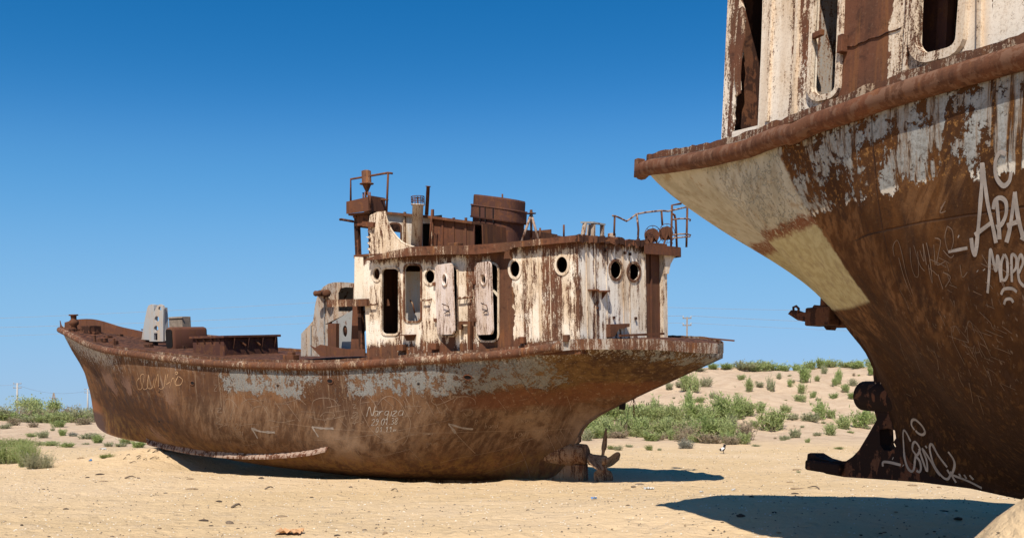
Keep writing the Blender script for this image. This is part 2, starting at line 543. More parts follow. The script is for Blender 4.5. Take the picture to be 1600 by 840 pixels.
def mat_hull2():
    t = NT('near ship hull plating')
    v = t.obj
    u_, d_, _ = t.xyz(t.uv)
    n1 = t.noise(v, 1.3, 5, 0.6)
    n2 = t.noise(v, 5.0, 6, 0.68, 0.3)
    n3 = t.noise(v, 26.0, 6, 0.72)
    st = t.noise(t.scale(v, (5.0, 5.0, 0.6)), 1.0, 6, 0.64)
    rot = t.t.nodes.new('ShaderNodeMapping')
    rot.inputs['Rotation'].default_value = (0, R(-32), 0)
    t.L(v, rot.inputs['Vector'])
    diag = t.noise(t.scale(rot.outputs[0], (14, 14, 0.5)), 1.0, 6, 0.62)
    dw = t.add(d_, t.mul(t.sub(n1, 0.5), 0.30))
    huge = t.noise(t.scale(v, (.55, .55, .40), (2, 7, 1)), 1.0, 5, .62)
    c = t.mix(t.ramp(t.add(t.mul(n1, .5), t.mul(huge, .5)), 0.40, 0.60), (0.050, 0.021, 0.008), (0.092, 0.038, 0.013))
    c = t.mix(t.mul(t.ramp(st, 0.50, 0.70), 0.6), c, (0.150, 0.062, 0.018))
    c = t.mix(t.mul(t.ramp(st, 0.48, 0.30), 0.7), c, (0.040, 0.020, 0.012))
    c = t.mix(t.mul(t.ramp(n2, 0.53, 0.66), 0.6), c, (0.038, 0.019, 0.012))
    c = t.mix(t.mul(t.ramp(n3, 0.58, 0.70), 0.4), c, (0.215, 0.115, 0.050))
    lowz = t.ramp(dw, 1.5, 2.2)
    c = t.mix(t.mul(t.ramp(dw, 1.1, 2.7), 0.8), c, (0.022, 0.010, 0.005))  # dark rust towards the keel, deepened to stand in for the unlit underside
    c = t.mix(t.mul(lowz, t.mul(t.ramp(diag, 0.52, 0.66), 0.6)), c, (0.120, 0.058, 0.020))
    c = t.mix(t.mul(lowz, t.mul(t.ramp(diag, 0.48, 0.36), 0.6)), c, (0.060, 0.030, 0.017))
    midz = t.mul(t.band(dw, 0.75, 1.9, 0.2), t.ramp(n1, .38, .62))
    c = t.mix(t.mul(midz, t.ramp(diag, .42, .62)), c, (0.185, 0.090, 0.038))
    # stern counter: old cream boot-topping, edge slanting forward as it goes down
    edge = t.add(t.sub(u_, t.mul(d_, BOOT_SLOPE)), t.mul(t.sub(n2, 0.5), 0.10))
    edge = t.add(edge, t.mul(t.sub(n3, .5), .10))
    boot = t.ramp(edge, BOOT_AT + 0.025, BOOT_AT - 0.025)
    botm = t.ramp(t.add(d_, t.add(t.mul(u_, BOOT_LOW_SLOPE), t.mul(t.sub(n3, 0.5), 0.03))), BOOT_LOW + 0.02, BOOT_LOW - 0.02)
    boot = t.mul(boot, botm)
    line = t.band(t.add(t.add(d_, t.mul(u_, STRIPE_SLOPE)), t.add(t.mul(t.sub(n2, .5), .16), t.mul(t.sub(n3, .5), .06))), STRIPE_AT, STRIPE_AT + 0.09, 0.02)
    up_c = t.mix(t.ramp(t.noise(t.scale(rot.outputs[0], (4, 4, 0.5)), 1.0, 5, .6), 0.40, 0.64), (0.45, 0.42, 0.345), (0.35, 0.32, 0.25))
    up_c = t.mix(t.mul(t.ramp(n2, 0.58, 0.68), 0.55), up_c, (0.30, 0.19, 0.085))
    up_c = t.mix(t.mul(t.ramp(n3, 0.62, 0.72), 0.6), up_c, (0.13, 0.08, 0.045))
    lo_c = t.mix(t.ramp(diag, 0.40, 0.60), (0.45, 0.40, 0.24), (0.37, 0.315, 0.175))
    bc = t.mix(t.ramp(t.add(d_, t.mul(u_, STRIPE_SLOPE)), STRIPE_AT + .03, STRIPE_AT + .08), up_c, lo_c)
    bc = t.mix(t.mul(line, t.ramp(n3, .36, .48)), bc, (0.19, 0.080, 0.042))
    dirt = t.noise(t.scale(rot.outputs[0], (9, 9, 0.8)), 1.0, 6, 0.65)
    bc = t.mix(t.mul(t.ramp(dirt, 0.50, 0.66), 0.55), bc, (0.26, 0.205, 0.135))
    bc = t.mix(t.mul(t.ramp(n3, 0.60, 0.68), t.ramp(n1, .40, .60)), bc, (0.17, 0.085, 0.035))
    # upper side: grey paint coming off in ragged sheets
    pm = t.add(t.add(t.mul(n2, 0.46), t.mul(n3, 0.20)), t.mul(st, 0.34))
    pz = t.mul(t.band(dw, 0.08, 0.80, 0.09), t.ramp(u_, 1.0, 1.6))
    gm = t.mul(t.ramp(t.add(pm, t.mul(pz, 0.10)), 0.575, 0.592), t.ramp(pz, 0.2, 0.5))
    grey = t.mix(t.ramp(n3, 0.36, 0.62), (0.215, 0.205, 0.185), (0.315, 0.315, 0.30))
    run = t.noise(t.scale(v, (13, 13, 0.55), (3, 1, 0)), 1.0, 5, 0.6)
    gm = t.mul(gm, t.ramp(run, 0.60, 0.54))
    white = t.mul(gm, t.band(t.add(d_, t.mul(t.sub(n2, .5), .05)), 0.755, 0.83, 0.012))
    c = t.mix(t.mul(t.mul(t.ramp(pz, .2, .6), t.ramp(n3, 0.53, 0.62)), 0.7), c, (0.30, 0.145, 0.045))
    grey = t.mix(t.mul(t.ramp(run, 0.46, 0.56), 0.65), grey, (0.225, 0.150, 0.095))
    c = t.mix(gm, c, grey)
    c = t.mix(white, c, (0.62, 0.56, 0.47))
    c = t.mix(boot, c, bc)
    fr = t.math('ABSOLUTE', t.sub(t.math('FRACT', t.mul(t.add(u_, .35), 0.36)), 0.5))
    sm = t.mul(t.band(t.add(d_, t.mul(t.sub(n2, .5), .02)), 1.042, 1.055, 0.005), t.ramp(u_, 3.2, 3.6))
    sm = t.mx(sm, t.mul(t.mul(t.ramp(fr, 0.004, 0.0015), t.inv(boot)), 0.7))
    c = t.mix(t.mul(sm, 0.7), c, (0.05, 0.025, 0.016))
    c = t.mix(t.mul(t.mul(t.ramp(n3, 0.48, 0.30), 0.4), t.inv(boot)), c, (0.042, 0.021, 0.014))
    scr = t.noise(t.scale(v, (42, 42, 2.4)), 1.0, 3, 0.6)
    sz = t.mul(t.band(dw, 1.5, 2.3, .2), t.ramp(u_, 2.2, 3.0))
    c = t.mix(t.mul(t.mul(t.ramp(scr, 0.62, 0.70), sz), 0.35), c, (0.36, 0.28, 0.21))
    h = t.add(t.add(t.mul(gm, 0.9), t.mul(boot, 0.3)), t.add(t.mul(n3, 0.4), t.mul(n2, 0.5)))
    h = t.add(h, t.mul(sm, 1.2))
    return t.done(c, 0.85, t.bump(h, 0.75, 0.016), 0.10)
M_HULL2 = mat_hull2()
# ------------------------------------------------------------------ ground
def fbm(x, y, s, o=3):
    return mnoise.fractal(Vector((x * s, y * s, 3.7)), 0.6, 2.0, o, noise_basis='PERLIN_ORIGINAL')

def ground_h(x, y):
    h = 0.0
    # small wind ripples and footprints' worth of unevenness on the open beach
    near = smooth(90, 25, y)
    h += 0.035 * fbm(x, y, 0.55) * near + 0.026 * fbm(x, y, 1.5, 4) * near
    if y < 12:
        h += 0.03 * fbm(x, y, 2.6, 4)
    # heap under the bow of the far ship
    h += 0.50 * math.exp(-(((x + 11.2) / 2.4) ** 2 + ((y - 30.5) / 2.6) ** 2))
    # scour hollow along the keel of the far ship
    a = (x - 2.65) * -0.8536 + (y - 22.01) * 0.5210          # along the ship, towards the bow
    c = (x - 2.65) * -0.5210 + (y - 22.01) * -0.8536         # to port
    h -= 0.42 * math.exp(-((c - .3) / 1.15) ** 2) * smooth(2.6, 5.0, a) * smooth(16.5, 13.0, a)
    # the beach lies higher under the near ship
    h += 0.40 * math.exp(-(((x - 4.2) / 5.0) ** 2 + ((y - 13.0) / 3.8) ** 2))
    # heap under the near ship, right of the picture
    h += 1.28 * math.exp(-(((x - 3.95) / 1.25) ** 2 + ((y - 6.1) / 1.25) ** 2))
    # a low step at the old shore line
    h += 0.25 * smooth(41, 47, y + 0.8 * fbm(x, y, 0.15)) * smooth(-2, 6, x)
    # the dune behind on the right, low rise on the left
    right = smooth(-26, 14, x)
    d0 = 47 - 3 * smooth(20, 60, x) + 2.0 * fbm(x, 7, 0.06)
    rise = smooth(d0, d0 + 33, y)
    top = lerp(1.15, 4.6, right) + 0.030 * max(0.0, min(40, x - 8)) + 0.4 * fbm(x, y, 0.05)
    h += rise * top
    h += 0.30 * fbm(x, y, 0.22) * smooth(46, 56, y) * lerp(0.6, 1.0, right)
    h -= smooth(86, 140, y) * (top - 1.1) * 0.75
    h -= smooth(200, 1500, y) * 1.0
    return h

def spaced(lim0, lim1, near0, near1, step, grow):
    xs = list(np.arange(near0, near1 + 1e-6, step))
    s = step
    while xs[-1] < lim1:
        s *= grow
        xs.append(xs[-1] + s)
    s = step
    lo = [near0]
    while lo[-1] > lim0:
        s *= grow
        lo.append(lo[-1] - s)
    return list(reversed(lo[1:])) + xs

gx = spaced(-2600, 2600, -17, 15, 0.16, 1.045)
gy = spaced(-250, 5000, 4.5, 40, 0.16, 1.022)
def build_ground():
    nx, ny = len(gx), len(gy)
    verts = []
    for y in gy:
        for x in gx:
            verts.append((x, y, ground_h(x, y)))
    faces = []
    for j in range(ny - 1):
        for i in range(nx - 1):
            a = j * nx + i
            faces.append((a, a + 1, a + nx + 1, a + nx))
    me = bpy.data.meshes.new('sand_ground')
    me.from_pydata(verts, [], faces)
    for p in me.polygons:
        p.use_smooth = True
    o = bpy.data.objects.new('sand_ground', me)
    COL.objects.link(o)
    o['kind'] = 'structure'
    t = NT('sand')
    v = t.obj
    big = t.noise(v, 0.12, 4, 0.55)
    med = t.noise(v, 1.3, 5, 0.6)
    fine = t.noise(v, 22.0, 4, 0.7)
    grit = t.noise(v, 90.0, 2, 0.6)
    c = t.mix(t.ramp(big, 0.35, 0.65), (0.54, 0.385, 0.215), (0.585, 0.43, 0.265))
    c = t.mix(t.mul(t.ramp(med, 0.5, 0.75), 0.5), c, (0.50, 0.38, 0.255))
    c = t.mix(t.mul(t.ramp(med, 0.5, 0.25), 0.35), c, (0.61, 0.44, 0.24))
    xyz = t.xyz(v)
    # the dune behind is paler and pinker than the beach
    far = t.ramp(t.add(xyz[1], t.mul(t.sub(med, 0.5), 6.0)), 40.0, 50.0)
    c = t.mix(far, c, t.mix(t.ramp(med, 0.35, 0.7), (0.50, 0.375, 0.26), (0.42, 0.30, 0.205)))
    c = t.mix(t.mul(t.ramp(fine, 0.60, 0.74), 0.45), c, (0.27, 0.19, 0.115))
    sp = t.voro(v, 9.0)
    spr = t.noise(v, 3.1, 3, 0.6)
    c = t.mix(t.mul(t.ramp(sp, 0.075, 0.05), t.ramp(spr, 0.50, 0.56)), c, (0.16, 0.12, 0.085))
    sp2 = t.voro(t.scale(v, (1, 1, 1), (3.3, 7.7, 0)), 7.0)
    c = t.mix(t.mul(t.ramp(sp2, 0.05, 0.03), t.ramp(spr, 0.47, 0.40)), c, (0.80, 0.75, 0.66))
    hgt = t.add(t.add(t.mul(med, 1.2), t.mul(fine, 0.22)), t.mul(grit, 0.08))
    lump = t.noise(v, 4.5, 4, 0.6)
    hgt = t.add(hgt, t.mul(lump, 0.9))
    foot = t.voro(t.scale(v, (1, .8, 1)), 2.6)
    hgt = t.add(hgt, t.mul(t.ramp(foot, .05, .30), .35))
    me.materials.append(t.done(c, 0.97, t.bump(hgt, 0.9, 0.09), 0.08))
    return o
ground = build_ground()

def to_ground(px, py, dmin=6.0, dmax=3000.0):
    """the point of the ground that stands at a place measured on the photograph"""
    dx, dz = (px - 800) / F_PX, (HORIZON - py) / F_PX
    y = dmin
    prev = None
    while y < dmax:
        g = EYE + dz * y - ground_h(dx * y, y)
        if g <= 0:
            if prev is None:
                break
            a, b = prev, y
            for _ in range(30):
                m = (a + b) / 2
                if EYE + dz * m - ground_h(dx * m, m) <= 0:
                    b = m
                else:
                    a = m
            y = b
            return Vector((dx * y, y, ground_h(dx * y, y)))
        prev = y
        y *= 1.006
    return None
# ------------------------------------------------------------------ hull form shared by the two sister ships
# ship axes: u towards the bow, v to port, w up; u = 0 at the after wall of the deckhouse, w = 0 at its foot
B_K = [(-2.2, .18), (-2.12, .42), (-2.0, .70), (-1.75, 1.08), (-1.2, 1.66), (-.6, 2.12), (-.1, 2.36), (.5, 2.46), (1.5, 2.5), (4, 2.6), (10, 2.6), (12, 2.52), (13.3, 2.38), (14.5, 2.2), (16, 1.88), (17.5, 1.47), (19, .96), (20.2, .5), (21, .17), (21.28, .03)]
WS_K = [(-2.2, -.20), (-1.2, -.06), (0, -.02), (1.6, -.17), (3.3, -.26), (5.1, -.34), (7.1, -.405), (8.6, -.385), (11, -.295), (13, -.15), (14.5, -.03), (16.5, .12), (18, .33), (19, .50), (20.2, .70), (21.28, .85)]
WK_K = [(-2.2, -.50), (-1.2, -.94), (0, -1.46), (1.13, -2.06), (1.36, -2.45), (1.6, -2.95), (2.0, -3.32), (2.6, -3.46), (4.5, -3.54), (7, -3.58), (10, -3.5), (14, -3.25), (17, -3.02), (18, -2.95), (19, -2.8), (19.5, -2.6), (19.72, -2.2), (19.82, -1.3), (20.18, -.6), (20.74, .06), (21.28, .80)]
F1_K = [(-2.2, 1.0), (-1.2, .97), (0, .93), (1.2, .94), (2.6, .97), (4, 1.0), (12, 1.0), (15, .94), (17.5, .72), (19.5, .38), (20.5, .55)]
G1_K = [(-2.2, .6), (-1.2, .40), (0, .28), (1.2, .38), (2.6, .36), (4, .46), (6, .55), (12, .52), (15, .45), (17.5, .4), (20.5, .4)]
F2_K = [(-2.2, .8), (-1.2, .50), (0, .36), (1.2, .10), (2.2, .17), (3, .36), (4.2, .76), (6, .94), (12, .93), (15, .64), (17.5, .20), (19.5, .06), (20.5, .15)]
G2_K = [(-2.2, .9), (-1.2, .72), (0, .66), (1.2, .55), (2.0, .50), (2.8, .60), (3.8, .76), (5.2, .92), (7, .97), (15, .95), (17.5, .9), (19.5, .8), (20.5, .8)]
KB_K = [(-2.2, .15), (-1.2, .05), (1.2, .10), (16, .10), (19, .05), (20, .03), (21.28, .02)]

STERN = {'u0': -2.2}          # the near ship's counter is shorter: its after end is squeezed towards u = 0
VAR = {'ws': [(0, 0), (1, 0)], 'wk': [(0, 0), (1, 0)]}      # how one sister ship's lines differ from the other's
def form_u(u):
    """station of the drawing that a ship's own station stands for"""
    return u if u > .5 else .5 + (u - .5) * (2.7 / (.5 - STERN['u0']))
def b_at(u): return keyed(VAR.get('b', B_K), u)
def ws_at(u): return keyed(WS_K, form_u(u)) + keyed(VAR['ws'], u)
def wk_at(u): return keyed(VAR.get('wkfull', WK_K), u)
def stations(u0):
    return sorted(set([round(x, 3) for x in list(np.linspace(u0, u0 + .8, 16)) + list(np.linspace(u0 + .8, 3, 40)) + list(np.linspace(3, 17, 120)) + list(np.linspace(17, 19.4, 14)) + list(np.linspace(19.4, 20.2, 12)) + list(np.linspace(20.2, 21.28, 9))]))

def section(u, n):
    b, ws, wk = b_at(u), ws_at(u), wk_at(u)
    H = ws - wk
    kb = min(keyed(KB_K, form_u(u)), b)
    P = [(b, ws), (keyed(F1_K, form_u(u)) * b, ws - keyed(G1_K, form_u(u)) * H), (max(kb, keyed(F2_K, form_u(u)) * b), ws - keyed(G2_K, form_u(u)) * H), (kb, wk)]
    out = []
    for k in range(n + 1):
        t = k / n
        c = [(1 - t) ** 3, 3 * (1 - t) ** 2 * t, 3 * (1 - t) * t * t, t ** 3]
        out.append((sum(c[i] * P[i][0] for i in range(4)), sum(c[i] * P[i][1] for i in range(4))))
    return out

US = stations(-2.2)
NSEC = 30

def hull_mesh(seed):
    bm = bmesh.new()
    uvl = bm.loops.layers.uv.new('UVMap')
    grid = {}
    depth = {}
    for i, u in enumerate(US):
        sec = section(u, NSEC)
        ws = ws_at(u)
        for s in (1, -1):
            for k, (v, w) in enumerate(sec):
                # slightly dented plating between frames
                q = Vector((u * 1.3, s * 9 + v * .9, w * 1.3 + seed))
                amp = 0.020 * smooth(0.02, .2, k / NSEC) * smooth(1.0, .8, k / NSEC) * smooth(STERN['u0'], STERN['u0'] + .6, u) * smooth(21.2, 19.5, u)
                d = amp * 1.7 * mnoise.noise(q) + amp * 0.8 * mnoise.noise(q * 2.7) + amp * .30 * math.cos(u * 2 * math.pi / .52)
                vert = bm.verts.new((u, s * (v + d), w))
                grid[(i, s, k)] = vert
                depth[vert] = (u, ws - w)
    def face(vs):
        f = bm.faces.new(vs)
        f.smooth = True
        for l in f.loops:
            l[uvl].uv = depth[l.vert]
    for i in range(len(US) - 1):
        for k in range(NSEC):
            for s in (1, -1):
                q = [grid[(i, s, k)], grid[(i + 1, s, k)], grid[(i + 1, s, k + 1)], grid[(i, s, k + 1)]]
                face(q if s < 0 else q[::-1])
        face([grid[(i, 1, NSEC)], grid[(i + 1, 1, NSEC)], grid[(i + 1, -1, NSEC)], grid[(i, -1, NSEC)]])
    n = len(US) - 1
    for i, fl in ((0, False), (n, True)):
        for k in range(NSEC):
            q = [grid[(i, 1, k)], grid[(i, -1, k)], grid[(i, -1, k + 1)], grid[(i, 1, k + 1)]]
            face(q if not fl else q[::-1])
    bm.normal_update()
    return bm

def deck_mesh(u0=-2.15, u1=21.2, drop=0.03):
    bm = bmesh.new()
    rows = []
    for u in [x for x in US if u0 <= x <= u1]:
        b = b_at(u) - 0.01
        w = ws_at(u) - drop
        rows.append([bm.verts.new((u, b * f, w + 0.05 * (1 - f * f) * min(1, b))) for f in np.linspace(-1, 1, 11)])
    for a, c in zip(rows, rows[1:]):
        for k in range(10):
            bm.faces.new((a[k], c[k], c[k + 1], a[k + 1]))
    return bm

class Ship:
    def __init__(self, name, yaw, trim, roll, C, s=1.0, base=(9, 0, -3.5)):
        cy, sy, cp, sp, cr, sr = math.cos(yaw), math.sin(yaw), math.cos(trim), math.sin(trim), math.cos(roll), math.sin(roll)
        self.M = Matrix(((cy, -sy, 0), (sy, cy, 0), (0, 0, 1))) @ Matrix(((cp, 0, -sp), (0, 1, 0), (sp, 0, cp))) @ Matrix(((1, 0, 0), (0, cr, -sr), (0, sr, cr)))
        self.C, self.s = Vector(C), s
        self.e = bpy.data.objects.new(name, None)
        COL.objects.link(self.e)
        self.e.rotation_euler = self.M.to_euler()
        self.e.scale = (s, s, s)
        self.e.location = self.C + self.M @ (Vector(base) * s)
        self.off = tuple(-x for x in base)
        self.eye = self.M.transposed() @ (Vector((0, 0, EYE)) - self.C) / s
    def ray(self, px, py):
        return self.M.transposed() @ Vector(((px - 800) / F_PX, 1, (HORIZON - py) / F_PX))
    def on(self, px, py, axis, val):
        """where a place measured on the photograph lies on the ship's plane u, v or w = val (ship axes)"""
        d = self.ray(px, py)
        t = (val - self.eye[axis]) / d[axis]
        return self.eye + d * t
    def part(self, name, bm, mat, parent=None, smooth_shade=False, recalc=True):
        o = link_mesh(name, bm, mat, parent or self.e, (0, 0, 0) if parent else self.off, smooth_shade, recalc)
        return o
# ------------------------------------------------------------------ the far ship
S1 = Ship('fishing_ship', R(148.6), R(1.1), R(-4.8), (2.65, 22.01, 3.33))
tag(S1.e, 'complete rusty fishing ship with cream deckhouse and bare propeller lying on the sand', 'ship')
hullbm = hull_mesh(1.0)
BVH1 = BVHTree.FromBMesh(hullbm)
hull1 = S1.part('hull', hullbm, M_HULL1, recalc=False)
deck1 = S1.part('deck', deck_mesh(), M_RUSTY_DARK)

def ship_plate(S, name, px, axis, val, thick, mat, holes=(), parent=None, local=False, sgn=None):
    """steel plate lying in one of the ship's planes, its outline measured on the photograph (or given in ship axes)"""
    others = [a for a in (0, 1, 2) if a != axis]
    def loc(loop):
        if local:
            return [(p[0], p[1]) for p in loop]
        q = [S.on(x, y, axis, val) for x, y in loop]
        return [(p[others[0]], p[others[1]]) for p in q]
    sg = sgn if sgn is not None else (1 if S.eye[axis] > val else -1)
    n = [0, 0, 0]
    n[axis] = sg
    def to3(a, b):
        p = [0, 0, 0]
        p[axis] = val
        p[others[0]], p[others[1]] = a, b
        return p
    bm = bmesh.new()
    add_plate(bm, loc(px), [loc(h) for h in holes], to3, n, thick)
    return S.part(name, bm, mat, parent)

def ring_on(S, name, loop_px, axis, val, width, proud, mat, parent=None):
    """raised rim round an opening"""
    others = [a for a in (0, 1, 2) if a != axis]
    q = [S.on(x, y, axis, val) for x, y in loop_px]
    inn = [(p[others[0]], p[others[1]]) for p in q]
    cx, cy = sum(p[0] for p in inn) / len(inn), sum(p[1] for p in inn) / len(inn)
    out = []
    n = len(inn)
    area = sum(inn[i][0] * inn[(i+1) % n][1] - inn[(i+1) % n][0] * inn[i][1] for i in range(n))
    for i in range(n):
        a, b = Vector(inn[i - 1]), Vector(inn[(i + 1) % n])
        t = (b - a).normalized()
        nn = Vector((t.y, -t.x)) * (1 if area > 0 else -1)
        out.append((inn[i][0] + nn.x * width, inn[i][1] + nn.y * width))
    sg = 1 if S.eye[axis] > val else -1
    return ship_plate(S, name, out, axis, val + sg * proud, proud + 0.012, mat, [inn], parent, local=True, sgn=sg)

def bars(S, name, segs, r, mat, parent=None, seg=8, smooth_shade=True):
    bm = bmesh.new()
    for pts in segs:
        add_tube(bm, pts, r, seg)
    return S.part(name, bm, mat, parent, smooth_shade)

# rails and rubbing strake ---------------------------------------------------
def strake(S, r, u0, u1, drop, name, mat, kink=None, port_from=-9):
    objs = []
    for s in (1, -1):
        pts = []
        for u in [x for x in US if (u0 if s < 0 else max(u0, port_from)) <= x <= u1]:
            b = b_at(u)
            pts.append(Vector((u, s * (b + r * 0.25), ws_at(u) - drop + 0.009 * mnoise.noise(Vector((u * 2.1, s, 0))) + .004 * mnoise.noise(Vector((u * 7, s, 0))))))
        if kink:
            for p in pts:
                k = math.exp(-((p.x - kink[0]) / kink[1]) ** 2)
                p.z -= kink[2] * k
                p.y += s * kink[3] * k
        bm = bmesh.new()
        add_tube(bm, pts, r, 12)
        objs.append(S.part(name, bm, mat, None, True))
    return objs
M_STRAKE1 = mat_weather('rail with paint remains', (0.36, 0.31, 0.26), 0.28)
strake(S1, 0.10, 0.4, 21.2, 0.10, 'rubbing_strake', M_STRAKE1)
# toe plate on the deck edge above the strake, ragged on top
def toe_plate(S, u0, u1, hfun, name, mat, sides=(1, -1)):
    for s in sides:
        bm = bmesh.new()
        rows = []
        for u in [x for x in np.arange(u0, u1, 0.07)]:
            b = b_at(u) - 0.03
            w = ws_at(u)
            h = hfun(u)
            rows.append([bm.verts.new(p) for p in ((u, s * b, w - 0.06), (u, s * b, w + h), (u, s * (b - 0.025), w + h), (u, s * (b - 0.025), w - 0.06))])
        for a, c in zip(rows, rows[1:]):
            for k in range(4):
                bm.faces.new((a[k], a[(k + 1) % 4], c[(k + 1) % 4], c[k]))
        bm.faces.new(rows[0][::-1])
        bm.faces.new(rows[-1])
        S.part(name, bm, mat)
toe_plate(S1, 0.5, 16.0, lambda u: 0.055 + 0.02 * mnoise.noise(Vector((u * 3.3, 1, 0))), 'deck_edge_plate', M_STRAKE1)
M_STERN_RAIL = mat_weather('stern bulwark paint', (0.33, 0.335, 0.33), 0.46)
def stern_band():
    """low plate bulwark that runs round the counter"""
    bm = bmesh.new()
    path = [(u, 1) for u in US if -2.2 <= u <= 0.95][::-1] + [(u, -1) for u in US if -2.2 <= u <= 0.95]
    rows = []
    for u, s in path:
        b = b_at(u) + 0.012
        h = 0.03 + 0.025 * mnoise.noise(Vector((u * 4, s * 3, 2)))
        w = ws_at(u)
        th = 0.03
        rows.append([bm.verts.new(p) for p in ((u, s * b, w - 0.19), (u, s * (b + 0.012), w + h), (u, s * max(0.02, b - th), w + h), (u, s * max(.02, b - th), w - 0.19))])
    for a, c in zip(rows, rows[1:]):
        for k in range(4):
            bm.faces.new((a[k], a[(k + 1) % 4], c[(k + 1) % 4], c[k]))
    bm.faces.new(rows[0][::-1])
    bm.faces.new(rows[-1])
    return bm
S1.part('stern_bulwark', stern_band(), M_STERN_RAIL)
# torn strip of rail that sticks out at the very stern, stump of an awning stanchion
bm = bmesh.new(); add_bar(bm, (-1.5, -.6, -.04), (-2.28, -.7, -.13), .05, .035); S1.part('bent_rail_end', bm, M_RUST)

# skeg, stern tube, propeller ------------------------------------------------
def skeg(S, outline, holes=(), thick=0.20):
    bm = bmesh.new()
    add_plate(bm, outline, list(holes), lambda a, b: (a, thick / 2, b), (0, 1, 0), thick)
    return S.part('skeg', bm, M_SKEG)
M_SKEG = mat_weather('worn brown skeg', (0.24, 0.145, 0.095), 0.55)
M_SKEG2 = mat_rust('dark rusty skeg', (0.018, 0.009, 0.007), 0.5)
sk = skeg(S1, [(1.27, -1.95), (1.30, -2.45), (1.36, -2.5), (1.36, -3.75), (6.5, -3.72), (6.5, -3.3), (4, -3.2), (2.2, -2.5), (1.8, -2.1)])
def boss(S, u_end, u_in, w, r, mat):
    bm = bmesh.new()
    add_lathe(bm, (u_end, 0, w), (1, 0, 0), [(0, r * .72), (.03, r * .86), (.30, r * .9), (.34, r), (1.0, r * 1.06), (1.5, r * 1.0), (u_in - u_end, r * .5)], 24)
    return S.part('stern_tube', bm, mat, None, True)
boss(S1, 1.12, 3.6, -2.74, 0.285, M_SKEG)
M_PROP = mat_weather('worn bronze brown propeller', (0.215, 0.135, 0.092), 0.62)
def propeller(S, hub, mat):
    ub, _, wb = hub
    bm = bmesh.new()
    add_lathe(bm, (ub + 0.44, 0, wb), (-1, 0, 0), [(0, .13), (.05, .135), (.28, .12), (.36, .125), (.43, .105), (.47, .06), (.485, .02)], 20)
    root = S.part('propeller', bm, mat, None, True)
    for a0 in (2, 98, 186, 276):
        b = bmesh.new()
        A = R(a0)
        er = Vector((0, math.cos(A), math.sin(A)))
        et = Vector((0, -math.sin(A), math.cos(A)))
        eu = Vector((1, 0, 0))
        N = 16
        top, bot = [], []
        for i in range(N + 1):
            t = i / N
            rr = 0.07 + 0.70 * t
            wide = 0.25 * math.sqrt(max(0.0, 1 - ((t - .60) / .405) ** 2)) if t > .22 else 0.0
            half = max(wide, 0.06 * (1 - t))
            if t < .5:
                half = max(half, lerp(.06, .19, smooth(0, .5, t)))
            p = R(46 - 12 * t)
            ta, ba = [], []
            for j in range(11):
                c = (j / 10 - 0.5) * 2 * half
                q = Vector((ub + .10, 0, wb)) + er * (rr - .25 * c * c / .18) + et * (c * math.cos(p)) + eu * (c * math.sin(p) - 0.06 * t)
                n = (et * -math.sin(p) + eu * math.cos(p)) * ((0.026 * (1 - t) + 0.007) * (1 - (j / 5 - 1) ** 2) + 0.003)
                ta.append(b.verts.new(q + n))
                ba.append(b.verts.new(q - n))
            top.append(ta)
            bot.append(ba)
        for i in range(N):
            for j in range(10):
                b.faces.new((top[i][j], top[i+1][j], top[i+1][j+1], top[i][j+1]))
                b.faces.new((bot[i][j], bot[i][j+1], bot[i+1][j+1], bot[i+1][j]))
            b.faces.new((top[i][0], bot[i][0], bot[i+1][0], top[i+1][0]))
            b.faces.new((top[i][10], top[i+1][10], bot[i+1][10], bot[i][10]))
        b.faces.new(top[N] + bot[N][::-1])
        b.faces.new(top[0][::-1] + bot[0])
        S.part('blade', b, mat, root, True)
    return root
propeller(S1, (0.60, 0, -2.86), M_PROP)
# weld bead round the stern tube plating, shaft flange block
bm = bmesh.new(); add_box(bm, (1.16, -.16, -3.72), (1.40, .16, -2.98), .02); S1.part('rudder_post', bm, M_SKEG)
# rudder stock stump and chain under the counter
q = S1.on(975, 634, 1, 0)
bm = bmesh.new(); add_lathe(bm, (q.x, 0, q.z + .35), (.12, 0, -1), [(0, .075), (.42, .075), (.43, .06)], 14); S1.part('rudder_stock', bm, M_BLACK, None, True)
q = S1.on(990, 622, 1, 0.05)
def chain(S, top, length, mat):
    bm = bmesh.new()
    n = int(length / 0.055)
    for k in range(n):
        c = Vector(top) + Vector((0.004 * math.sin(k), 0.004 * math.cos(k * 1.7), -0.055 * k))
        pts = []
        for j in range(10):
            a = 2 * math.pi * j / 10
            d = (math.cos(a) * 0.018, math.sin(a) * 0.036)
            pts.append(c + (Vector((d[0], 0, d[1])) if k % 2 else Vector((0, d[0], d[1]))))
        add_tube(bm, pts, 0.0065, 6, closed=True)
    return S.part('chain', bm, mat, None, True)
chain(S1, (q.x, .05, q.z + .05), 0.52, M_RUSTY_DARK)
bm = bmesh.new()
add_tube(bm, [q + Vector((0.0, 0, 0.09)) + Vector((math.cos(a) * .07, 0, math.sin(a) * .09)) for a in np.linspace(0, 6.28, 13)[:-1]], .022, 8, closed=True)
S1.part('shackle', bm, M_RUSTY_DARK, None, True)
q2 = S1.on(1003, 650, 1, 0.05)
bars(S1, 'loose_wire', [[q + Vector((0, 0, .05)), q + Vector((.12, 0, -.22)), q + Vector((.18, 0, -.45))], [q, (q + q2) / 2 + Vector((-.02, 0, -.12)), q2]], .006, M_BLACK, None, 5)

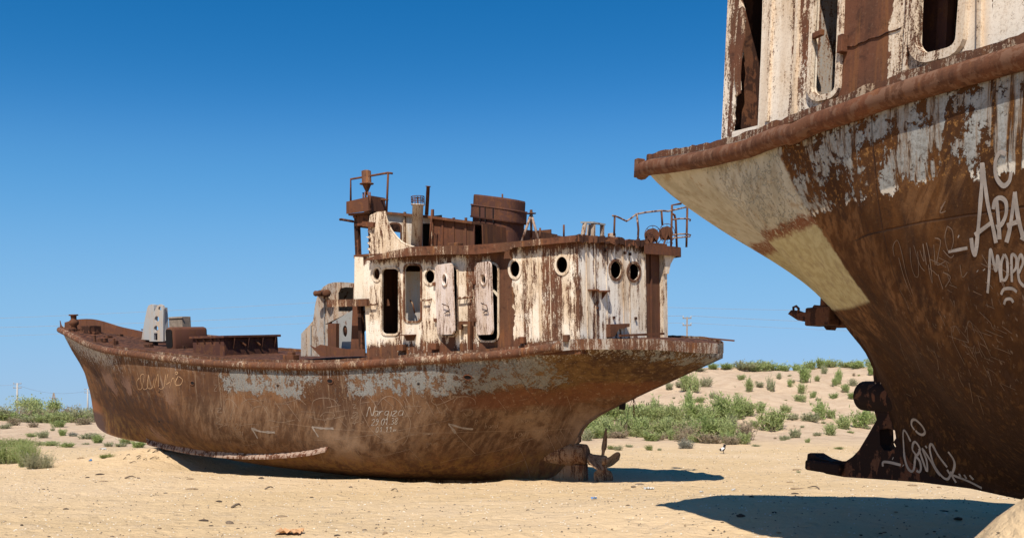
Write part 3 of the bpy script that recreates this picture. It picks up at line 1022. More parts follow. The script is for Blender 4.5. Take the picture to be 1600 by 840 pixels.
# deckhouse -----------------------------------------------------------------
HV = 2.37
def ov(cx, cy, rx, ry, n=22):
    return ellipse(cx, cy, rx, ry, n)
PORT = [(589, 428, 5.2, 9), (672, 432, 7.6, 10.2), (805, 420, 7.4, 12.6), (878.5, 413.5, 8.6, 12.6)]
def persp_rect(x0, y0, x1, y1, r):
    return round_rect(x0, y0, x1, y1, r)
DOORS = [(597.5, 420, 623, 521, 6), (633, 414.5, 657.5, 501, 6), (686, 416, 714.5, 524, 9), (748, 412.5, 778, 531.5, 9)]
outline = [(5.74, -.42), (5.74, 2.12), (.0, 2.08), (.0, -.30)]
holes = []
for cx, cy, rx, ry in PORT:
    holes.append([(p.x, p.z) for p in (S1.on(x, y, 1, HV) for x, y in ov(cx, cy, rx, ry))])
for d in DOORS:
    holes.append([(p.x, p.z) for p in (S1.on(x, y, 1, HV) for x, y in persp_rect(*d))])
side_wall = ship_plate(S1, 'cabin_side', outline, 1, HV, 0.03, M_CABIN_PORT, holes, local=True)
for cx, cy, rx, ry in PORT:
    ring_on(S1, 'porthole_rim', ov(cx, cy, rx, ry), 1, HV, 0.055, 0.022, M_CREAM)
for k, d in enumerate(DOORS):
    ring_on(S1, 'door_frame', persp_rect(*d), 1, HV, 0.045, 0.025, M_CREAM if k != 1 else M_RUSTCREAM)
# bars in the small forward porthole
c = S1.on(589, 428, 1, HV - .05)
bars(S1, 'porthole_bars', [[c + Vector((dx, 0, -.16)), c + Vector((dx, 0, .16))] for dx in (-.05, 0.0, .05)], .008, M_RUSTY_DARK, None, 6)
# vertical weld seams and stiffener strips on the side
for x in (817, 831, 842, 860, 890, 899, 728, 664):
    p0 = S1.on(x, 450, 1, HV)
    bm = bmesh.new()
    add_bar(bm, (p0.x, HV + .004, 1.9), (p0.x, HV + .004, -.2), .014, .014)
    S1.part('side_seam', bm, M_CREAM)
# after wall: turned about the port after corner to catch more sun, so built in its own frame
class SkewFrame:
    def __init__(self, S, deg, pivot=(0, 2.37, 0)):
        self.S = S
        self.m = Matrix.Translation(Vector(pivot)) @ Matrix.Rotation(-R(deg), 4, 'Z') @ Matrix.Translation(-Vector(pivot))
        inv = self.m.inverted()
        self.i3 = inv.to_3x3()
        self.eye = inv @ S.eye
    def ray(self, px, py):
        return self.i3 @ self.S.ray(px, py)
    def on(self, px, py, axis, val):
        d = self.ray(px, py)
        return self.eye + d * ((val - self.eye[axis]) / d[axis])
    def part(self, name, bm, mat, parent=None, smooth_shade=False, recalc=True):
        bmesh.ops.transform(bm, matrix=self.m, verts=bm.verts)
        return self.S.part(name, bm, mat, parent, smooth_shade, recalc)
    def ship(self, p):
        return self.m @ Vector(p)
SA = SkewFrame(S1, 12.5)
av = lambda x, y=460, u=0: SA.on(x, y, 0, u).y
V_BAY, V_POST, V_END = av(1007), av(1036), av(1042.5)
AFT = [(962, 421.5, 9, 13.5), (990, 424.5, 9, 12.8)]
holes = []
for cx, cy, rx, ry in AFT:
    holes.append([(p.y, p.z) for p in (SA.on(x, y, 0, 0) for x, y in ov(cx, cy, rx, ry))])
hw = [(954, 506), (984, 505), (984, 510), (967, 514), (960, 526), (954, 526)]
aft_wall = ship_plate(SA, 'cabin_end', [(2.37, -.3), (2.37, 2.08), (V_BAY, 2.08), (V_BAY, -.3)], 0, 0, 0.03, M_CABIN_AFT, holes, local=True)
for cx, cy, rx, ry in AFT:
    ring_on(SA, 'porthole_rim', ov(cx, cy, rx, ry), 0, 0, 0.055, 0.022, M_RUSTCREAM)
# brown unpainted bay set back next to it, and the last cream strip
bm = bmesh.new()
M_BAY = mat_rust('bare brown steel', (0.105, 0.045, 0.028), 0.2)
add_box(bm, (0.09, V_POST, -.3), (0.12, V_BAY, 2.08))
vm = (V_POST + V_BAY) / 2
add_box(bm, (0.05, vm - .02, -.3), (0.095, vm + .02, 2.05))
SA.part('bare_end_bay', bm, M_BAY)
bm = bmesh.new(); add_box(bm, (-.004, V_BAY - .06, -.3), (.12, V_BAY, 2.05)); SA.part('end_post', bm, M_CREAM)
bm = bmesh.new(); add_box(bm, (-.004, V_END, -.3), (.12, V_POST, 2.05)); SA.part('end_post', bm, M_CREAM)
for x in (917, 930, 948, 974, 984):
    p = SA.on(x, 460, 0, 0)
    bm = bmesh.new()
    add_bar(bm, (-.004, p.y, 2.0), (-.004, p.y, -.2), .02, .02)
    SA.part('end_seam', bm, M_CREAM)
END_S = SA.ship((0.12, V_END, 0))
# other two walls and the floor
bm = bmesh.new(); add_plate(bm, [(0, -.3), (1, -.3), (1, 2.08), (0, 2.08)], [], lambda a, b: (lerp(END_S.x, 5.74, a), lerp(END_S.y, -2.34, a), b), (0, -1, 0), -.03); S1.part('cabin_side', bm, M_RUST)
bm = bmesh.new(); add_box(bm, (5.71, -2.34, -.3), (5.74, 2.34, 2.08)); S1.part('cabin_front', bm, M_RUST)
bm = bmesh.new(); add_box(bm, (1.45, -.9, -.3), (1.48, 2.3, 2.05)); add_box(bm, (3.0, -1.5, -.3), (3.03, 2.3, 2.05)); S1.part('bulkhead', bm, M_RUSTY_DARK)
# grey inner bulkhead behind the second opening, loose sheets inside
ship_plate(S1, 'inner_panel', [(630, 424), (662, 424), (662, 508), (630, 508)], 1, 1.80, .03, M_GREY_FRESH)
bars(S1, 'bent_strip', [[S1.on(641, 469, 1, 2.0), S1.on(645, 475, 1, 2.0), S1.on(648, 489, 1, 2.0)]], .02, M_RUSTCREAM)
bm = bmesh.new(); a, b = S1.on(760, 440, 1, 2.1), S1.on(785, 470, 1, 2.1); add_bar(bm, a, b, .05, .03, (0, 1, 0)); S1.part('loose_pipe', bm, M_CREAM_FRESH)
ship_plate(S1, 'torn_sheet', [(604, 466), (607, 468), (609, 477), (603, 478)], 1, 2.1, .01, M_RUST)
# ajar steel doors, each with its porthole, hung on their forward edge
def ajar_door(x0, y0, x1, y1, port, open_deg):
    hinge = S1.on(x0, (y0 + y1) / 2, 1, HV + .06)
    lo = S1.on(x0, y1, 1, HV + .06).z
    hi = S1.on(x0, y0, 1, HV + .06).z
    far = S1.on(x1, (y0 + y1) / 2, 1, HV + .06)
    k = math.tan(R(open_deg))
    # measure the free edge on the swung plane
    w = (hinge.x - far.x)
    for _ in range(4):
        far = S1.on(x1, (y0 + y1) / 2, 1, HV + .06 + w * k)
        w = hinge.x - far.x
    wid = w / math.cos(R(open_deg))
    ca, sa = math.cos(R(open_deg)), math.sin(R(open_deg))
    def to3(a, b):
        return (hinge.x - a * ca, HV + .05 + a * sa, b)
    nrm = (sa, ca, 0)
    def pxl(x, y):
        p = S1.on(x, y, 1, HV + .06 + w * k * (x - x0) / (x1 - x0))
        return ((hinge.x - p.x) / ca, p.z)
    hole = [pxl(x, y) for x, y in ov(*port)]
    bm = bmesh.new()
    add_plate(bm, round_rect(0, lo, wid, hi, .12), [hole], to3, nrm, .05)
    leaf = S1.part('cabin_door', bm, M_DOOR)
    bm = bmesh.new()
    n = Vector(nrm)
    c = [Vector(to3(*p)) + n * .012 for p in hole]
    add_tube(bm, c, .022, 8, closed=True)
    S1.part('porthole_rim', bm, M_DOOR, leaf, True)
    bm = bmesh.new()
    m = lerp(lo, hi, .36)
    add_tube(bm, [Vector(to3(wid * .48, m + .1)) , Vector(to3(wid * .52, m + .12)) + n * .06, Vector(to3(wid * .86, m + .06)) + n * .06, Vector(to3(wid * .9, m - .03)) + n * .05, Vector(to3(wid * .55, m - .09)) + n * .02], .011, 6)
    S1.part('handle', bm, M_RUSTY_DARK, leaf, True)
    for f in (.22, .74):
        bm = bmesh.new()
        add_box(bm, (hinge.x - .02, HV - .02, lerp(lo, hi, f) - .05), (hinge.x + .07, HV + .075, lerp(lo, hi, f) + .03), .008)
        S1.part('hinge', bm, M_RUST, leaf)
ajar_door(680.5, 414, 707, 523, (695.5, 437, 4.0, 9.2), 24)
ajar_door(742, 411, 767, 523, (756.5, 436.5, 4.0, 8.6), 26)
# drip shelves, hand loops, feet on the side
def shelf(x, y, w, name='cleat_bracket'):
    p = S1.on(x, y, 1, HV)
    bm = bmesh.new()
    add_plate(bm, [(p.x + w / 2, p.z), (p.x - w / 2, p.z), (p.x - w * .3, p.z - .13), (p.x + w * .3, p.z - .13)], [], lambda a, b: (a, HV + .012, b), (0, 1, 0), .012)
    add_box(bm, (p.x - w / 2, HV, p.z - .012), (p.x + w / 2, HV + .17, p.z + .012))
    return S1.part(name, bm, M_RUST)
shelf(641, 523, .36)
for x, y in ((585, 476), (669, 469), (725, 466), (733, 465)):
    p = S1.on(x, y, 1, HV)
    bm = bmesh.new()
    add_tube(bm, [(p.x + .10, HV, p.z + .03), (p.x + .10, HV + .09, p.z), (p.x - .08, HV + .09, p.z), (p.x - .10, HV, p.z + .03)], .018, 6)
    S1.part('hand_loop', bm, M_RUSTCREAM, None, True)
bm = bmesh.new()
p0, p1, p2, p3 = S1.on(720, 515, 1, HV + .1), S1.on(720, 504, 1, HV + .1), S1.on(734, 504, 1, HV + .1), S1.on(734, 546, 1, HV + .1)
add_bar(bm, p0, p1 + Vector((0, 0, .03)), .08, .07); add_bar(bm, p1 + Vector((0, .002, 0)), p2 + Vector((0, .002, 0)), .07, .075); add_bar(bm, p2 + Vector((0, 0, .03)), p3, .08, .07)
S1.part('vent_pipe', bm, M_RUST)
for x, y, w in ((625, 541, .22), (677, 539, .2), (815, 529, .14), (884, 526, .12)):
    p = S1.on(x, y, 1, HV + .12)
    bm = bmesh.new(); add_box(bm, (p.x - w / 2, HV + .03, p.z - .10), (p.x + w / 2, HV + .16, p.z + .045), .012); S1.part('deck_cleat', bm, M_RUST)
# two half round brackets on the after wall, the broken hawse below, little studs
def end_bracket(x, y, r):
    p = SA.on(x, y, 0, 0)
    bm = bmesh.new()
    add_plate(bm, [(p.y + r * math.cos(a), r * math.sin(a)) for a in np.linspace(0, math.pi, 9)], [], lambda a, b: (-b, a, p.z), (0, 0, 1), .03)
    add_plate(bm, [(0, -.03), (r * .8, -.03), (0, -.03 - r * .9)], [], lambda a, b: (-a, p.y + .02, p.z + b), (0, 1, 0), .02)
    SA.part('lamp_bracket', bm, M_RUST)
end_bracket(925.5, 452, .15)
end_bracket(941, 454, .17)
ship_plate(SA, 'hawse_box', hw, 0, -.12, .13, M_RUST)
for x, y in ((945, 391), (975, 395), (983, 397), (932, 472), (932, 481), (958, 496), (992, 497)):
    p = SA.on(x, y, 0, 0); bm = bmesh.new(); add_box(bm, (-.05, p.y - .025, p.z - .03), (0.0, p.y + .025, p.z + .03), .006); SA.part('pipe_clip', bm, M_RUSTY_DARK)
bm = bmesh.new(); p0, p1 = SA.on(968, 524, 0, -.3), SA.on(1037, 521, 0, -.3); add_bar(bm, p0, p1, .05, .05); SA.part('deck_pipe', bm, M_RUST)

# boat deck and its eaves ----------------------------------------------------
bm = bmesh.new()
q0, q1 = SA.ship((.02, 2.36, 0)), SA.ship((.02, V_END - .05, 0))
add_plate(bm, [(q0.x, 2.42), (5.72, 2.42), (5.72, -2.42), (q1.x, q1.y)], [], lambda a, b: (a, b, 2.125), (0, 0, 1), .045); S1.part('boat_deck', bm, M_RUST)
EV = 2.60
ship_plate(S1, 'eave_band', [(573, 407), (572, 404), (602, 394), (647, 385), (720, 383.5), (756, 382), (791, 379), (801, 387.5), (791, 392.5), (744, 397), (700, 397), (647, 399), (610, 403)], 1, EV, .03, M_EAVE)
bm = bmesh.new(); add_box(bm, (1.75, 2.38, 2.07), (5.5, 2.572, 2.10)); S1.part('eave_soffit', bm, M_EAVE)
ship_plate(S1, 'eave_band', [(793, 379), (904, 366.5), (905, 377), (803, 386.5), (797, 386)], 1, 2.52, .03, M_EAVE)
bm = bmesh.new(); add_box(bm, (0.0, 2.38, 2.066), (1.62, 2.49, 2.092)); S1.part('eave_soffit', bm, M_EAVE)
# crumpled after edge of the boat deck
bm = bmesh.new()
prev = None
rr = random.Random(4)
vv = np.linspace(2.52, V_BAY, 46)
for i, v in enumerate(vv):
    wob = .035 * math.sin(i * 1.9) + .03 * rr.uniform(-1, 1)
    top = 2.15 + .02 * rr.uniform(-1, 1) - (0.05 if i % 7 == 3 else 0)
    row = [bm.verts.new(p) for p in ((-.10 + wob, v, top - .13 - .03 * rr.random()), (-.10 + wob, v, top), (-.06 + wob, v, top), (.10, v, 2.13), (.10, v, 2.09), (-.06 + wob, v, top - .12))]
    if prev:
        for k in range(6):
            bm.faces.new((prev[k], prev[(k + 1) % 6], row[(k + 1) % 6], row[k]))
    else:
        bm.faces.new(row[::-1])
    prev = row
bm.faces.new(prev)
SA.part('crumpled_deck_edge', bm, M_RUSTY_DARK)
# small platform that overhangs on the starboard quarter
bm = bmesh.new()
vk = [av(x, 388, -.12) for x in (1007, 1047, 1064, 1072, 1075)]
ZP = SA.on(1030, 383, 0, -.14).z
out = [(-.14, vk[0]), (-.14, vk[1]), (-.10, vk[2]), (.02, vk[3]), (.22, vk[4]), (.9, vk[4]), (.9, vk[0])]
add_plate(bm, out, [], lambda a, b: (a, b, ZP), (0, 0, 1), .03)
SA.part('quarter_platform', bm, M_RUST)
bm = bmesh.new()
for (a, b), (c_, d) in zip(out[:5], out[1:6]):
    v0 = [bm.verts.new(p) for p in ((a, b, ZP - .02), (c_, d, ZP - .02), (c_, d, ZP - .21), (a, b, ZP - .21))]
    n = Vector((d - b, -(c_ - a), 0)).normalized() * -.03
    v1 = [bm.verts.new(v.co + n) for v in v0]
    bm.faces.new(v0); bm.faces.new(v1[::-1])
    for k in range(4):
        bm.faces.new((v0[k], v1[k], v1[(k + 1) % 4], v0[(k + 1) % 4]))
SA.part('platform_fascia', bm, M_BAY)
bm = bmesh.new()
add_plate(bm, [(V_POST + .05, ZP - .04), (vk[2], ZP - .04), (vk[2], ZP - .16), (lerp(V_END, vk[2], .55), ZP - .25), (lerp(V_END, vk[2], .2), ZP - .40), (V_END, ZP - .62), (V_POST, ZP - .62), (V_POST, ZP - .3)], [], lambda a, b: (-.05, a, b), (-1, 0, 0), .03)
SA.part('platform_knee', bm, M_CREAM)
# ------------------------------------------------------------------ far ship: what stands on the boat deck
ZR = 2.125
# wing bulwark of the bridge, torn along its forward edge
jag = [(573, 405)]
rr = random.Random(11)
yy = 401
while yy > 352:
    jag.append((578 + rr.uniform(-.5, .8), yy)); jag.append((573.2 + rr.uniform(-1.5, 1.0), yy - 3.4)); jag.append((579 + rr.uniform(-.5, .8), yy - 5.2)); yy -= 9.2
jag += [(576, 350), (578, 336), (589, 331), (601, 330), (604, 341), (608, 352), (613, 361), (620, 370), (628, 378), (637, 383), (648, 386), (648, 396), (602, 404)]
ship_plate(S1, 'bridge_wing', jag, 1, EV - .035, .03, mat_weather('rust streaked bridge wing', (0.72, 0.61, 0.48), 0.56))
bm = bmesh.new()
pts = [S1.on(x, y, 1, EV - .05) for x, y in ((601, 330), (604, 341), (608, 352), (613, 361), (620, 370), (628, 378), (637, 383), (648, 386))]
add_tube(bm, pts, .022, 8); S1.part('wing_capping', bm, M_CREAM, None, True)
bm = bmesh.new(); p0, p1 = S1.on(568, 350, 1, EV), S1.on(585, 351, 1, EV); add_bar(bm, p0, p1, .11, .10, (0, 1, 0)); S1.part('wing_bracket', bm, M_RUST)
# bridge house
BV = 1.95
win = [(609, 352), (613, 350), (618, 350.5), (623, 354), (626, 360), (626.5, 378), (622, 376), (614, 368), (609, 358)]
win = round_rect(608.5, 350, 626, 382, 6)
low = [(659.5, 349), (672, 349), (672, 385), (659.5, 385)]
o1 = [(601, 331.5), (672, 337), (672, 392), (601, 392)]
ship_plate(S1, 'bridge_side', o1, 1, BV, .03, mat_weather('grey white bridge paint', (0.55, 0.50, 0.43), 0.80), [win, low])
ring_on(S1, 'window_frame', win, 1, BV, .04, .02, M_RUST)
ship_plate(S1, 'engine_casing', [(672.2, 337), (741, 346), (741, 392), (672.2, 392)], 1, BV, .03, M_BAY)
for x in (692, 709, 728):
    bm = bmesh.new()
    p0, p1 = S1.on(x, 340, 1, BV + .005), S1.on(x, 386, 1, BV + .005)
    add_bar(bm, p0, p1, .04, .05)
    S1.part('casing_stiffener', bm, M_BAY)
for x in (632.5, 676):
    bm = bmesh.new()
    p0, p1 = S1.on(x, 331 if x < 650 else 327, 1, BV + .02), S1.on(x, 388, 1, BV + .02)
    add_bar(bm, p0, p1, .05, .05)
    S1.part('bridge_post', bm, M_RUSTCREAM)
pL, pM, pR_ = S1.on(590, 329.5, 1, BV), S1.on(672, 337, 1, BV), S1.on(741, 346, 1, BV)
bm = bmesh.new()
# flat bridge roof following the leaning top of the sides
for a, b in ((pL, pM), (pM, pR_)):
    vs = [bm.verts.new(p) for p in ((a.x, BV + .10, a.z), (b.x, BV + .10, b.z), (b.x, -1.95, b.z), (a.x, -1.95, a.z), (a.x, BV + .10, a.z - .06), (b.x, BV + .10, b.z - .06), (b.x, -1.95, b.z - .06), (a.x, -1.95, a.z - .06))]
    for q in ((0,1,2,3),(7,6,5,4),(0,4,5,1),(1,5,6,2),(2,6,7,3),(3,7,4,0)):
        bm.faces.new([vs[i] for i in q])
S1.part('bridge_roof', bm, M_RUST)
zb = pL.z
# far side of the bridge has lost its plating between two posts, casing end
bm = bmesh.new()
add_box(bm, (4.55, -1.95, ZR), (4.95, -1.92, zb - .06)); add_box(bm, (3.0, -1.95, ZR), (3.55, -1.92, pM.z - .09)); add_box(bm, (3.5, -1.95, pM.z - .45), (4.6, -1.92, pM.z - .09))
S1.part('bridge_far_side', bm, M_RUST)
bm = bmesh.new(); add_box(bm, (2.62, -1.92, ZR), (2.65, 1.92, pR_.z - .07)); S1.part('casing_end', bm, M_RUST)
bm = bmesh.new(); add_box(bm, (3.62, -1.9, ZR), (3.65, 1.0, pM.z - .30)); S1.part('bridge_bulkhead', bm, M_RUSTY_DARK)
bm = bmesh.new(); add_box(bm, (4.45, .9, ZR), (5.2, .93, zb - .1)); S1.part('window_dark_sheet', bm, M_BLACK)  # added black sheet that keeps the bridge window dark
# front of the bridge: corner post, lintel, sill
fr = S1.on(557, 345, 1, 2.1)
sill = S1.on(560, 400, 1, 2.1)
bm = bmesh.new()
add_box(bm, (fr.x - .05, 2.02, -.2), (fr.x + .06, 2.13, fr.z)); S1.part('front_post', bm, M_RUSTY_DARK)
bm = bmesh.new(); add_box(bm, (fr.x - .05, -1.9, fr.z - .14), (fr.x + .06, 2.02, fr.z + .06)); S1.part('front_lintel', bm, M_RUSTY_DARK)
bm = bmesh.new(); add_box(bm, (5.45, 1.95, sill.z - .05), (fr.x + .08, 2.16, sill.z + .03)); S1.part('front_sill', bm, M_RUST)
bm = bmesh.new(); p = S1.on(577, 345, 1, 2.4); add_box(bm, (p.x - .05, 2.3, ZR), (p.x + .05, 2.40, p.z)); S1.part('inner_post', bm, M_RUSTY_DARK)
# cream forward strip of the house side and the recess below it
ship_plate(S1, 'cabin_front_strip', [(554, 401), (575, 402), (575, 476), (553, 476)], 1, 2.26, .03, M_CREAM_FRESH)
ship_plate(S1, 'recess_panel', [(551, 478), (567, 478), (565, 545), (548, 545)], 1, 2.0, .03, M_BAY)
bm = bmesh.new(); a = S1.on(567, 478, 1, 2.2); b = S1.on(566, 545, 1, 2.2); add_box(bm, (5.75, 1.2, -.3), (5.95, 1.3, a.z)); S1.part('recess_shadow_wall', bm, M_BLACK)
p0, p1 = S1.on(513, 474, 1, 2.45), S1.on(575, 470, 1, 2.45)
bm = bmesh.new(); add_bar(bm, p0, p1 + Vector((0, 0, -.03)), .10, .17); S1.part('front_beam', bm, M_RUSTCREAM)

# searchlight platform -------------------------------------------------------
PV = 2.35
a, b = S1.on(542, 325, 1, PV), S1.on(577, 321, 1, PV)
ship_plate(S1, 'platform_side', [(541, 315), (577, 307), (577, 329), (541, 334)], 1, PV, .03, M_BAY)
p = S1.on(577, 318, 1, PV)
t0, t1 = S1.on(577, 307, 1, PV).z, S1.on(577, 329, 1, PV).z
ship_plate(S1, 'platform_end', [(PV, t0 + .03), (1.75, t0 + .03), (1.75, t1 + .02), (PV, t1)], 0, p.x, .03, M_BAY, local=True)
bm = bmesh.new(); add_box(bm, (p.x + .04, 1.72, t1 - .05), (a.x, 2.31, t1 - .01)); add_box(bm, (p.x + .04, 1.69, t1 - .04), (a.x, 1.72, t0 - .1)); S1.part('platform_floor', bm, M_RUST)
bm = bmesh.new()
for f in (.15, .8):
    x = lerp(p.x, a.x, f)
    add_bar(bm, (x, 2.25, t1 - .07), (x, 1.9, t1 - .28), .08, .06)
add_box(bm, (p.x + .1, 1.8, t1 - .30), (a.x - .08, 2.2, t1 - .06))
S1.part('platform_bearer', bm, M_RUSTY_DARK)
yq = S1.on(531, 343, 1, 2.1); yr = S1.on(552, 346, 1, 2.1)
bars(S1, 'yard_stub', [[yr, yq + Vector((-.05, 0, 0)), yq]], .03, M_RUSTY_DARK)
f0, f1, f2, f3 = S1.on(548, 317, 1, 2.2), S1.on(548, 280, 1, 2.2), S1.on(606.5, 270, 1, 1.9), S1.on(604, 332, 1, 1.9)
f4 = S1.on(613, 271, 1, 1.9)
bars(S1, 'platform_rail', [[f0, f1, f2, f4], [f2, f3], [S1.on(591, 312, 1, 1.9), S1.on(606, 312, 1, 1.9)]], .026, M_RUST)
lc = S1.on(572.5, 276, 1, 2.05)
bm = bmesh.new()
add_lathe(bm, lc + Vector((0, 0, .15)), (0, 0, -1), [(0, .07), (.02, .115), (.30, .115), (.31, .17), (.33, .17), (.335, .11), (.50, .035), (.58, .03)], 18)
S1.part('searchlight', bm, M_RUSTCREAM, None, True)
bars(S1, 'searchlight_legs', [[lc + Vector((dx, dy, -.62)), lc + Vector((dx * .9, dy, -.36))] for dx, dy in ((-.05, .02), (.02, .05), (.07, -.03), (.13, 0))] + [[S1.on(579, 325, 1, 2.36), S1.on(578, 300, 1, 2.36)]], .018, M_RUST)

# vent pipe with cage, pole --------------------------------------------------
v0 = S1.on(650.5, 386, 1, 2.30)
v1 = S1.on(653, 321, 1, 2.30)
bm = bmesh.new()
ax = (v1 - v0)
add_lathe(bm, v0, ax, [(0, .125), (ax.length, .125), (ax.length + .005, .155), (ax.length + .03, .155)], 20)
S1.part('vent_pipe', bm, mat_weather('grey white vent paint', (0.48, 0.44, 0.39), 0.74), None, True)
bm = bmesh.new()
for k in range(7):
    q = 2 * math.pi * k / 7
    d = Vector((math.cos(q) * .15, math.sin(q) * .15, 0))
    add_tube(bm, [v1 + d, v1 + d + Vector((0, 0, .20))], .009, 5)
for h in (.09, .14, .20):
    add_tube(bm, [v1 + Vector((math.cos(q) * .15, math.sin(q) * .15, h)) for q in np.linspace(0, 2 * math.pi, 17)[:-1]], .009, 5, closed=True)
add_tube(bm, [v1, v1 + Vector((0, 0, .20))], .018, 6)
S1.part('vent_cage', bm, M_RUSTY_DARK)
q0, q1 = S1.on(666.5, 336, 1, 1.5), S1.on(669, 292, 1, 1.5)
bm = bmesh.new(); add_lathe(bm, q0, q1 - q0, [(0, .045), ((q1 - q0).length, .042), ((q1 - q0).length + .004, .062), ((q1 - q0).length + .02, .062)], 12); S1.part('aerial_pole', bm, M_RUST, None, True)
bars(S1, 'thin_post', [[S1.on(671, 386, 1, 2.3), S1.on(675, 327, 1, 2.3)]], .022, M_RUST)
hx = S1.on(679, 378, 1, 2.2)
bm = bmesh.new(); add_tube(bm, [hx + Vector((math.cos(q) * .06, .0, math.sin(q) * .19)) for q in np.linspace(0, 2 * math.pi, 21)[:-1]], .014, 6, closed=True); S1.part('small_wheel', bm, M_RUSTY_DARK)
# low coaming lumps between
bm = bmesh.new(); x0 = S1.on(712, 383, 1, 2.3); add_box(bm, (x0.x - .14, 2.2, x0.z - .1), (x0.x + .14, 2.42, x0.z + .05), .02); S1.part('deck_fitting', bm, M_RUST)

# funnel ----------------------------------------------------------------------
fc = S1.on(777, 384, 1, 0.55)
FU, FW = .62, .50
def fun_ring(bm, h, k, tilt, shift, n=40):
    out = []
    for i in range(n):
        q = 2 * math.pi * i / n
        cu, cw = math.cos(q), math.sin(q)
        # rounded oblong section
        e = .72
        su = math.copysign(abs(cu) ** e, cu) * FU * k
        sv = math.copysign(abs(cw) ** e, cw) * FW * k
        out.append(bm.verts.new((fc.x + su + shift * h, fc.y + sv, fc.z + h + tilt * su)))
    return out
def fun_shell(levels):
    bm = bmesh.new()
    rs = [fun_ring(bm, *l) for l in levels]
    for a, b in zip(rs, rs[1:]):
        for k in range(40):
            bm.faces.new((a[k], a[(k + 1) % 40], b[(k + 1) % 40], b[k]))
    return bm
TL = .20
M_FUN = mat_rust('brown funnel steel', (0.085, 0.038, 0.028), 0.35)
fb = fun_shell([(-.25, .97, 0, -.09), (.0, .97, 0, -.09), (.60, .97, TL * .8, -.09), (1.08, .97, TL, -.09), (1.12, .95, TL, -.09), (1.08, .93, TL, -.09), (.3, .93, 0, -.09), (-.2, .93, 0, -.09)])
fun = S1.part('funnel', fb, M_FUN)
fb = fun_shell([(.58, .97, TL, -.09), (.58, 1.06, TL, -.09), (.61, 1.075, TL, -.09), (.61, 1.045, TL, -.09), (.86, 1.045, TL, -.09), (.86, 1.075, TL, -.09), (.89, 1.06, TL, -.09), (.89, .97, TL, -.09)])
S1.part('funnel_band', fb, M_FUN, fun)
# louvre slots and the arched clean-out opening
for k, x in enumerate((749, 757.5, 770)):
    p = S1.on(x, 333 + k * 1.6, 1, fc.y + FW * 1.06)
    bm = bmesh.new(); add_bar(bm, p + Vector((0, -.03, -.17)), p + Vector((-.01, -.03, .17)), .03, .05, (0, 1, 0)); S1.part('louvre', bm, M_BLACK, fun)
p = S1.on(745.5, 371, 1, fc.y + FW * .9)
bm = bmesh.new()
arch = [(-.11, -.24), (.11, -.24), (.11, .05)] + [(.11 * math.cos(q), .05 + .14 * math.sin(q)) for q in np.linspace(0.15, math.pi - .15, 9)] + [(-.11, .05)]
nv = Vector((.42, .91, 0)).normalized()
tv = Vector((nv.y, -nv.x, 0))
add_plate(bm, arch, [], lambda a, b: p + tv * a + Vector((0, 0, b)) + nv * .015, nv, .10)
S1.part('cleanout_opening', bm, M_BLACK, fun)
bm = bmesh.new(); add_bar(bm, p + nv * .06 + tv * -.16 + Vector((0, 0, -.26)), p + nv * .06 + tv * .14 + Vector((0, 0, -.26)), .09, .06); S1.part('cleanout_sill', bm, M_RUST, fun)
bars(S1, 'stay_pin', [[S1.on(785, 314, 1, fc.y), S1.on(785, 303, 1, fc.y)]], .02, M_RUST, fun)
bars(S1, 'stay_pin', [[S1.on(762, 311, 1, fc.y), S1.on(762, 307, 1, fc.y)]], .015, M_RUST, fun)
bm = bmesh.new()
p = S1.on(784, 333, 1, fc.y + FW)
bm.free()
# tripod, pins, table frame, drum --------------------------------------------
ap = S1.on(830, 334, 1, 1.4)
bars(S1, 'tripod', [[S1.on(815, 378, 1, 1.7), ap], [S1.on(830, 376, 1, 1.1), ap], [S1.on(841, 373, 1, 1.5), ap]], .03, M_RUST_PALE)
bm = bmesh.new(); add_lathe(bm, ap + Vector((0, 0, 0)), (0, 0, 1), [(0, .11), (.015, .11), (.02, .035), (.09, .03)], 12); S1.part('tripod_head', bm, M_RUST)
bars(S1, 'deck_pin', [[S1.on(843.5, 376, 1, 1.9), S1.on(844, 356, 1, 1.9)]], .022, M_RUST)
bars(S1, 'deck_pin', [[S1.on(881, 371, 1, 1.9), S1.on(881, 351, 1, 1.9)]], .022, M_RUST)
bm = bmesh.new(); p = S1.on(845, 373, 1, 2.0); add_box(bm, (p.x - .12, 1.9, p.z - .1), (p.x + .10, 2.1, p.z + .0), .02); S1.part('deck_fitting', bm, M_RUST)
T0, T1, T2, T3 = SA.on(914, 349, 0, .35), SA.on(927, 350, 0, .25), SA.on(941, 350, 0, .25), SA.on(921, 351, 0, .9)
for (tp, foot) in ((T0, SA.on(909.5, 374, 0, .35)), (T1, SA.on(926.5, 378, 0, .25)), (T2, SA.on(940.5, 377, 0, .25)), (T3, SA.on(919, 372, 0, .9))):
    bm = bmesh.new(); add_bar(bm, foot + (foot - tp) * .7, tp, .085, .05); SA.part('skylight_leg', bm, M_GREY)
bm = bmesh.new()
c0, c1, c2, c3 = SA.on(907, 346, 0, .40), SA.on(927, 346, 0, .2), SA.on(946, 349.5, 0, .2), SA.on(922, 347, 0, 1.0)
vs = [bm.verts.new(p) for p in (c0, c1, c2, c3)]
f = bm.faces.new(vs)
ex = bmesh.ops.extrude_face_region(bm, geom=[f])
bmesh.ops.translate(bm, verts=[v for v in ex['geom'] if isinstance(v, bmesh.types.BMVert)], vec=(0, 0, -.035))
SA.part('skylight_top', bm, M_RUST_GREY)
d = SA.on(956, 378, 0, .25)
bm = bmesh.new(); add_lathe(bm, d + Vector((0, 0, -.06)), (0, 0, 1), [(0, .088), (.24, .088), (.25, .07)], 16); SA.part('drum', bm, M_RUST_PALE, None, True)
